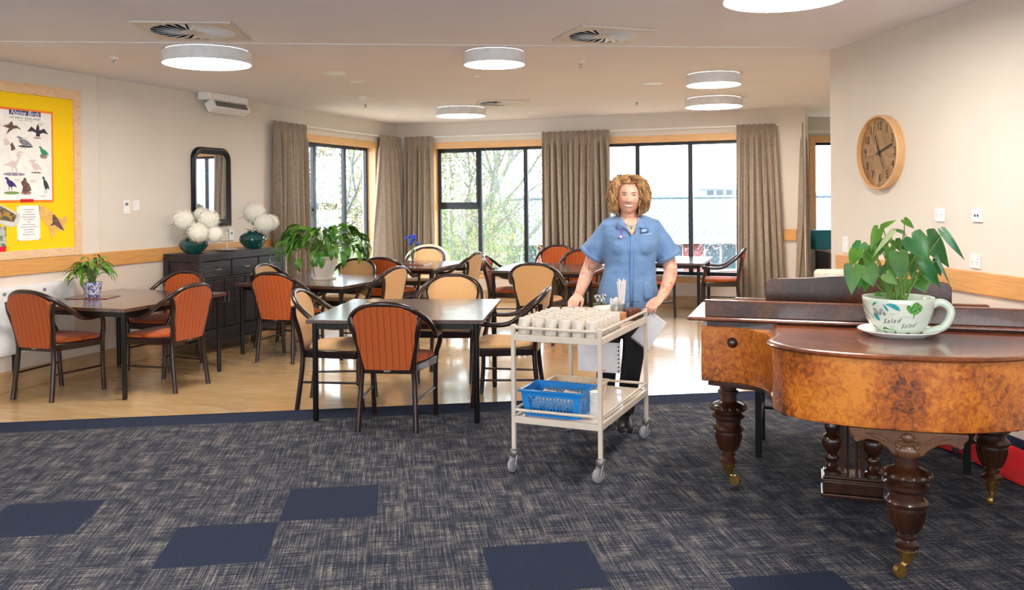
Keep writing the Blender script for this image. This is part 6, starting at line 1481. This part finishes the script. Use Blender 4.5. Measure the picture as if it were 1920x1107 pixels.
# trousers and shoes
tr_ = MB(); tr_.rings([ering(torso_x(.8), .005, z, rx, ry) for z, rx, ry in ((.70, .175, .125), (.78, .182, .132), (.90, .182, .130))])
for h, k_, a_ in ((hipL, kneeL, ankL), (hipR, kneeR, ankR)):
    cp = curve_pts([h, h.lerp(k_, .5), k_, k_.lerp(a_, .5), a_], 4); n = len(cp); tr_.tube(cp, [.092-.034*(i/(n-1))**.85 for i in range(n)], 22)
to = tr_.build('trousers', M['trouser'], wm, smooth=180); k = to.modifiers.new('r', 'REMESH'); k.mode = 'VOXEL'; k.voxel_size = .007; k.use_smooth_shade = True; k = to.modifiers.new('s', 'SMOOTH'); k.iterations = 4
for a_, tw in ((ankL, -.15), (ankR, -.12)):
    s_ = MB(); Rm = Matrix.Translation((a_.x, a_.y, 0)) @ Matrix.Rotation(tw, 4, 'Z'); R1 = []
    for y, hw_, h_ in ((.075, .025, .05), (.065, .036, .075), (.03, .040, .10), (-.02, .041, .095), (-.07, .046, .07), (-.12, .048, .055), (-.16, .040, .045), (-.178, .020, .03)):
        hw_ *= 1.18; h_ *= 1.1; y *= 1.12
        R1.append([(hw_*cos(t_), y, .006+h_*max(0, sin(t_))**.8 if sin(t_) > 0 else .006*0+.004) for t_ in [2*pi*k/20 for k in range(20)]])
    s_.rings(R1, M=Rm); so = s_.build('shoe', M['shoe'], wm, smooth=60, sub=1)
    s_ = MB(); s_.rings([[(x*1.22, y*1.12, z) for x, y, z in [(hw_*c_, yy_, zz) for c_, yy_, hw_ in ((0, .078, .0), (1, .05, .04), (1, -.02, .042), (1, -.1, .049), (.8, -.155, .048), (0, -.182, 0), (-.8, -.155, .048), (-1, -.1, .049), (-1, -.02, .042), (-1, .05, .04))]] for zz in (0, .014)], M=Rm); s_.build('shoe_sole', M['rubber'], so)
# ================================================================== RECESS DESK
ry = ret_end.y; dx0 = at(1524, 12.1).x-.1
dk = thing('desk', 'built in timber desk under the narrow recess window', 'desk', (dx0+.98, ry-.33, 0))
mb = MB(); mb.bx((-.62, -.32, .715), (1.2, .32, .75)); mb.build('desktop', M['offwhite'], dk, smooth=0, bevel=.003)
mb = MB(); mb.bx((-.62, -.335, .70), (1.2, -.32, .75)); mb.build('desk_edge', M['oak'], dk, smooth=0)
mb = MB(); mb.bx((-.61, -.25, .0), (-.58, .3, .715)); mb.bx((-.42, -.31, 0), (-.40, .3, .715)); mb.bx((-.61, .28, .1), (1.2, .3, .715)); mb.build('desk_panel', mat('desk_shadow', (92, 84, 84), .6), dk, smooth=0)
mb = MB(); mb.bx((-.40, -.315, .45), (.3, -.30, .69)); mb.build('drawer', M['oak'], dk, smooth=0, bevel=.002)
p = at(1537, ry-.36); t = thing('storage_box', 'teal storage box standing on the recess desk', 'box', (p.x, ry-.36, .751), .1)
mb = MB(); mb.bx((-.115, -.12, 0), (.115, .12, .26)); mb.build('box_body', M['tealbox'], t, smooth=0, bevel=.004); mb = MB(); mb.bx((-.12, -.125, .235), (.12, .125, .275)); mb.build('box_lid', M['tealbox'], t, smooth=0, bevel=.004)
p = at(1565, ry-.30); t = thing('pen_holder', 'mesh pen holder full of pens at the right end of the recess desk', 'pen holder', (p.x, ry-.30, .751))
mb = MB(); mb.bx((-.05, -.05, 0), (.05, .05, .13)); mb.build('holder_body', M['greymetal'], t, smooth=0, bevel=.003)
for k in range(7): mb = MB(); mb.tube([(-.03+.01*k, 0, .05), (-.05+.016*k, .01*(k % 3), .19+.01*(k % 2))], .005, 6); mb.build('pen', M['ink'], t)
# ================================================================== OUTSIDE
GZ = -3.2
mb = MB(); mb.bx((-80, 15.8, GZ-.2), (110, 150, GZ)); struct(mb.build('ground', mat('lawn', (72, 90, 54), .95, c2=(92, 106, 70), scale=.6), smooth=0))
mb = MB(); mb.bx((-80, -60, GZ-.2), (-6, 15.8, GZ)); struct(mb.build('ground', M['rubber'] if False else mat('pale_paving', (176, 178, 176), .9, c2=(196, 198, 196), scale=1), smooth=0))
# villa with a pale tiled roof beyond the right windows
def tile_mat():
    m_, n, l, p = new_mat('roof_tiles'); p.inputs['Roughness'].default_value = .7
    t = n.new('ShaderNodeTexCoord'); b = n.new('ShaderNodeTexBrick'); b.inputs['Scale'].default_value = 1; b.inputs['Brick Width'].default_value = .42; b.inputs['Row Height'].default_value = .50; b.inputs['Mortar Size'].default_value = .03; b.inputs['Mortar Smooth'].default_value = .6
    b.inputs['Color1'].default_value = srgb(116, 120, 124); b.inputs['Color2'].default_value = srgb(100, 105, 110); b.inputs['Mortar'].default_value = srgb(44, 50, 56)
    l.new(t.outputs['Object'], b.inputs[0]); l.new(b.outputs[0], p.inputs['Base Color']); return m_
M['rooftile'] = tile_mat(); M['brick'] = mat('red_brick', (142, 76, 70), .9, c2=(154, 86, 78), scale=30); M['trimw'] = mat('white_joinery', (176, 184, 188), .6); M['winglass'] = mat('window_dark', (50, 66, 74), .3, c2=(66, 84, 92), scale=2)
vb = V((15.0, 50, GZ)); ve = -.93-GZ; vr = 1.42-GZ
vl = thing('villa', 'red brick villa with a wide pale tiled roof beyond the right windows', 'house', vb, -.02)
mb = MB(); sl_ = hypot(6.5, vr-ve); ang = atan2(vr-ve, 6.5)
mb.bx((-16, 0, -.05), (22, sl_, .0)); mb.build('roof', M['rooftile'], vl, smooth=0, loc=(0, 0, ve), rot=(ang, 0, 0))
mb = MB(); mb.bx((-16, 0, -.05), (22, sl_, .0)); mb.build('roof', M['rooftile'], vl, smooth=0, loc=(6, 13, ve), rot=(ang, 0, pi))
mb = MB(); mb.tube([(-16, 6.5, vr+.02), (22, 6.5, vr+.02)], .14, 8); mb.build('ridge_cap', M['winglass'], vl)
mb = MB(); mb.bx((-16, -.08, ve-.28), (22, .05, ve+.03)); mb.build('gutter', M['trimw'], vl, smooth=0)
mb = MB(); mb.bx((-15.5, .6, 0), (21.5, 12, ve-.05)); mb.build('wall', M['brick'], vl, smooth=0)
for k in range(-5, 8):
    x = k*2.9; w_ = 1.9 if k % 2 else 1.5
    if 0 <= x-(-2.6) < 2.5 and False: continue
    if k == 0: continue
    f = MB(); f.bx((x-w_/2, .50, .35), (x+w_/2, .62, ve-.22)); f_ = f.build('window', M['trimw'], vl, smooth=0)
    f = MB()
    for j in range(2): f.bx((x-w_/2+.1+j*w_/2, .46, .5), (x-w_/2+w_/2-.06+j*w_/2, .50, ve-.4))
    f.build('window_glass', M['winglass'], f_, smooth=0)
t = thing('roof_lantern', 'white glazed roof lantern rising behind the villa roof', 'lantern', (at(1352, 60).x, 60, 0))
mb = MB(); mb.bx((-1.35, -1.2, -3), (1.35, 1.2, .9)); mb.build('base', mat('slate_base', (150, 166, 172), .7), t, smooth=0); mb = MB(); mb.bx((-1.3, -1.15, .9), (1.3, 1.15, 2.0)); mb.build('wall', M['trimw'], t, smooth=0)
for x in (-1.0, -.35, .3, .95): mb = MB(); mb.bx((x-.22, -1.2, 1.05), (x+.22, -1.14, 1.9)); mb.build('window', M['winglass'], t, smooth=0)
mb = MB(); mb.bx((-1.7, -1.5, 2.0), (1.7, 1.5, 2.25)); mb.build('roof', mat('slate_roof', (128, 146, 156), .7), t, smooth=0)
M['farroof'] = mat('far_roof', (134, 142, 148), .9, c2=(142, 150, 156), scale=.4)
for x, y, w_, h_, lab in ((at(1245, 75).x, 75, 7, 2.6, 'far pale hipped roof left of the lantern'), (at(1560, 90).x, 90, 9, 1.8, 'far pale hipped roof seen in the recess window')):
    mb = MB(); z0_ = -1; mb.add([(-w_, -4, z0_), (w_, -4, z0_), (w_, 4, z0_), (-w_, 4, z0_), (-w_*.3, 0, h_), (w_*.3, 0, h_)], [(0, 1, 5, 4), (1, 2, 5), (2, 3, 4, 5), (3, 0, 4)]); mb.bx((-w_*.9, -3.6, GZ), (w_*.9, 3.6, z0_)); tag(mb.build('house', M['farroof'], smooth=0, loc=(x, y, 0)), lab, 'house')
t = thing('lattice_fence', 'white lattice fence in front of the villa', 'fence', (at(1270, 30).x, 30, GZ))
mb = MB()
for k in range(26): mb.bx((-3.2+k*.25, -.02, .0), (-3.2+k*.25+.06, .02, 1.7))
for k in range(7): mb.bx((-3.2, -.03, .1+k*.25), (3.2, -.02, .1+k*.25+.06))
mb.build('lattice', M['trimw'], t, smooth=0)
# louvred neighbour building beyond the left window
t = thing('shed', 'grey corrugated building seen low through the left window', 'building', (-14.5, 38, GZ), .5)
mb = MB()
for k in range(34): mb.bx((-3.5, -.05-.04*(k % 2), .14*k), (3.5, .05, .14*k+.13))
mb.build('wall', mat('corrugated', (76, 86, 98), .5, c2=(100, 110, 120), scale=.8), t, smooth=0); mb = MB(); mb.bx((-3.8, -.4, 4.75), (3.8, 3, 4.9)); mb.build('roof', M['farroof'], t, smooth=0)
# trees: skeleton of branches with leaf clusters
M['bark'] = mat('grey_bark', (100, 94, 92), .9, c2=(122, 116, 112), scale=20); M['bark2'] = mat('pale_bark', (92, 92, 90), .9, c2=(112, 112, 110), scale=20)
M['fol1'] = mat('yellow_green', (104, 112, 56), .8, c2=(146, 140, 96), scale=3, contrast=(.4, .6)); M['fol2'] = mat('mid_green', (78, 108, 54), .8, c2=(122, 138, 84), scale=4); M['blossom'] = mat('pink_blossom', (160, 126, 138), .8); M['russet'] = mat('russet_leaf', (140, 112, 92), .8, c2=(158, 136, 116), scale=4)
def tree(name, label, cat, base, H_, seed, spread, levels, leafn, leafm, leafsize, group, bark='bark', droop=0., lean=(0, 0), z_leaf=0, trunk_r=.09, ldist=.3):
    rnd = random.Random(seed); t = thing(name, label, cat, base, 0, group); br = MB(); tips = []
    def grow(p, d, L, r, lv):
        pts = [p]; q = p
        for i in range(4):
            d = (d+V((rnd.uniform(-.22, .22), rnd.uniform(-.22, .22), rnd.uniform(-.05, .16)-droop*(levels-lv)*.1))).normalized(); q = q+d*L/4; pts.append(q)
            if lv <= 2: tips.append(q)
        br.tube(pts, [r*(1-.14*i) for i in range(5)], 6 if lv > 2 else 4, cap=False)
        if lv > 0:
            for k in range(3 if lv > 1 else 3):
                s_ = pts[rnd.choice((2, 3, 4, 4))]; a = rnd.uniform(0, 6.28); nd = (d*rnd.uniform(.6, 1.1)+V((cos(a), sin(a), rnd.uniform(-.1, .5)))*spread).normalized(); grow(s_, nd, L*rnd.uniform(.62, .8), r*.58, lv-1)
    grow(V((0, 0, 0)), V((lean[0], lean[1], 1)).normalized(), H_*.38, trunk_r, levels); br.build('trunk', M[bark], t, smooth=80)
    if leafn:
        lm = MB(); tt = [p for p in tips if p.z > z_leaf]
        for k in range(leafn):
            p = rnd.choice(tt)+V([rnd.gauss(0, ldist) for _ in range(3)]); a = V([rnd.gauss(0, 1) for _ in range(3)]).normalized(); b = a.cross(V([rnd.gauss(0, 1) for _ in range(3)])).normalized(); s_ = leafsize*rnd.uniform(.6, 1.3); lm.cur = rnd.choice(range(len(leafm)))
            a = (a+V((0, 0, -.6))).normalized()
            lm.add([p, p+a*s_*.5+b*s_*.16, p+a*s_, p+a*s_*.5-b*s_*.16], [(0, 1, 2, 3)])
        lm.build('foliage', [M[x] for x in leafm], t, smooth=0)
    return t
gb = 'garden trees outside the windows'
tree('bamboo', 'dense yellow green leafy tree filling the middle window bays', 'tree', (at(965, 17.5).x, 17.5, GZ), 7.2, 1, .55, 5, 22000, ('fol1', 'fol2', 'fol2', 'russet'), .075, gb, trunk_r=.07, z_leaf=.9, ldist=.32)
tree('bamboo', 'lighter green shrub low in the left bay of the back window', 'tree', (at(868, 19).x, 19, GZ), 5.0, 2, .6, 4, 9000, ('fol1', 'fol2'), .07, gb, trunk_r=.05, z_leaf=1.0, ldist=.4)
tree('bare_tree', 'bare grey tree rising through the left bay of the back window', 'tree', (at(845, 20).x, 20, GZ), 10.5, 5, .5, 5, 900, ('russet',), .08, gb, 'bark2', trunk_r=.13)
tree('bare_tree', 'slim bare tree with an arching limb in the second window bay', 'tree', (at(925, 22).x, 22, GZ), 10.5, 8, .45, 5, 700, ('russet',), .08, gb, 'bark', trunk_r=.11, lean=(.1, 0))
tree('bare_tree', 'twiggy bare tree outside the left wall window', 'tree', (at(672, 22).x, 22, GZ), 9.5, 12, .55, 5, 2600, ('russet', 'fol2'), .08, gb, 'bark2', trunk_r=.1)
tree('bare_tree', 'thin pale tree in the middle bay of the left wall window', 'tree', (at(622, 25).x, 25, GZ), 10, 14, .5, 5, 1500, ('russet', 'fol1'), .08, gb, 'bark2', trunk_r=.1)
tree('green_shrub', 'green shrub low outside the left wall window', 'tree', (at(690, 19).x, 19, GZ), 4.2, 15, .6, 4, 5000, ('fol2', 'fol1'), .13, gb, trunk_r=.05, z_leaf=.8, ldist=.4)
tree('blossom_tree', 'small pink blossoming tree beside the woman\'s sleeve outside the right window', 'tree', (at(1278, 24).x, 24, GZ), 4.3, 19, .55, 4, 520, ('blossom',), .10, gb, trunk_r=.05, z_leaf=1.4)
tree('green_shrub', 'small green bush in front of the brick wall', 'tree', (at(1365, 30).x, 30, GZ), 1.6, 23, .7, 3, 1500, ('fol1', 'fol2'), .13, gb, trunk_r=.03, ldist=.3)
tree('green_shrub', 'broad hedge like tree far behind the middle bays', 'tree', (at(905, 34).x, 34, GZ), 6.0, 25, .8, 4, 6000, ('fol1', 'russet'), .2, gb, trunk_r=.12, z_leaf=1.0, ldist=.8)
tree('green_shrub', 'broad pale tree mass far beyond the left wall window', 'tree', (at(640, 40).x, 40, GZ), 7.5, 27, .8, 4, 8000, ('russet', 'fol1'), .3, gb, trunk_r=.12, z_leaf=1.0, ldist=1.1)
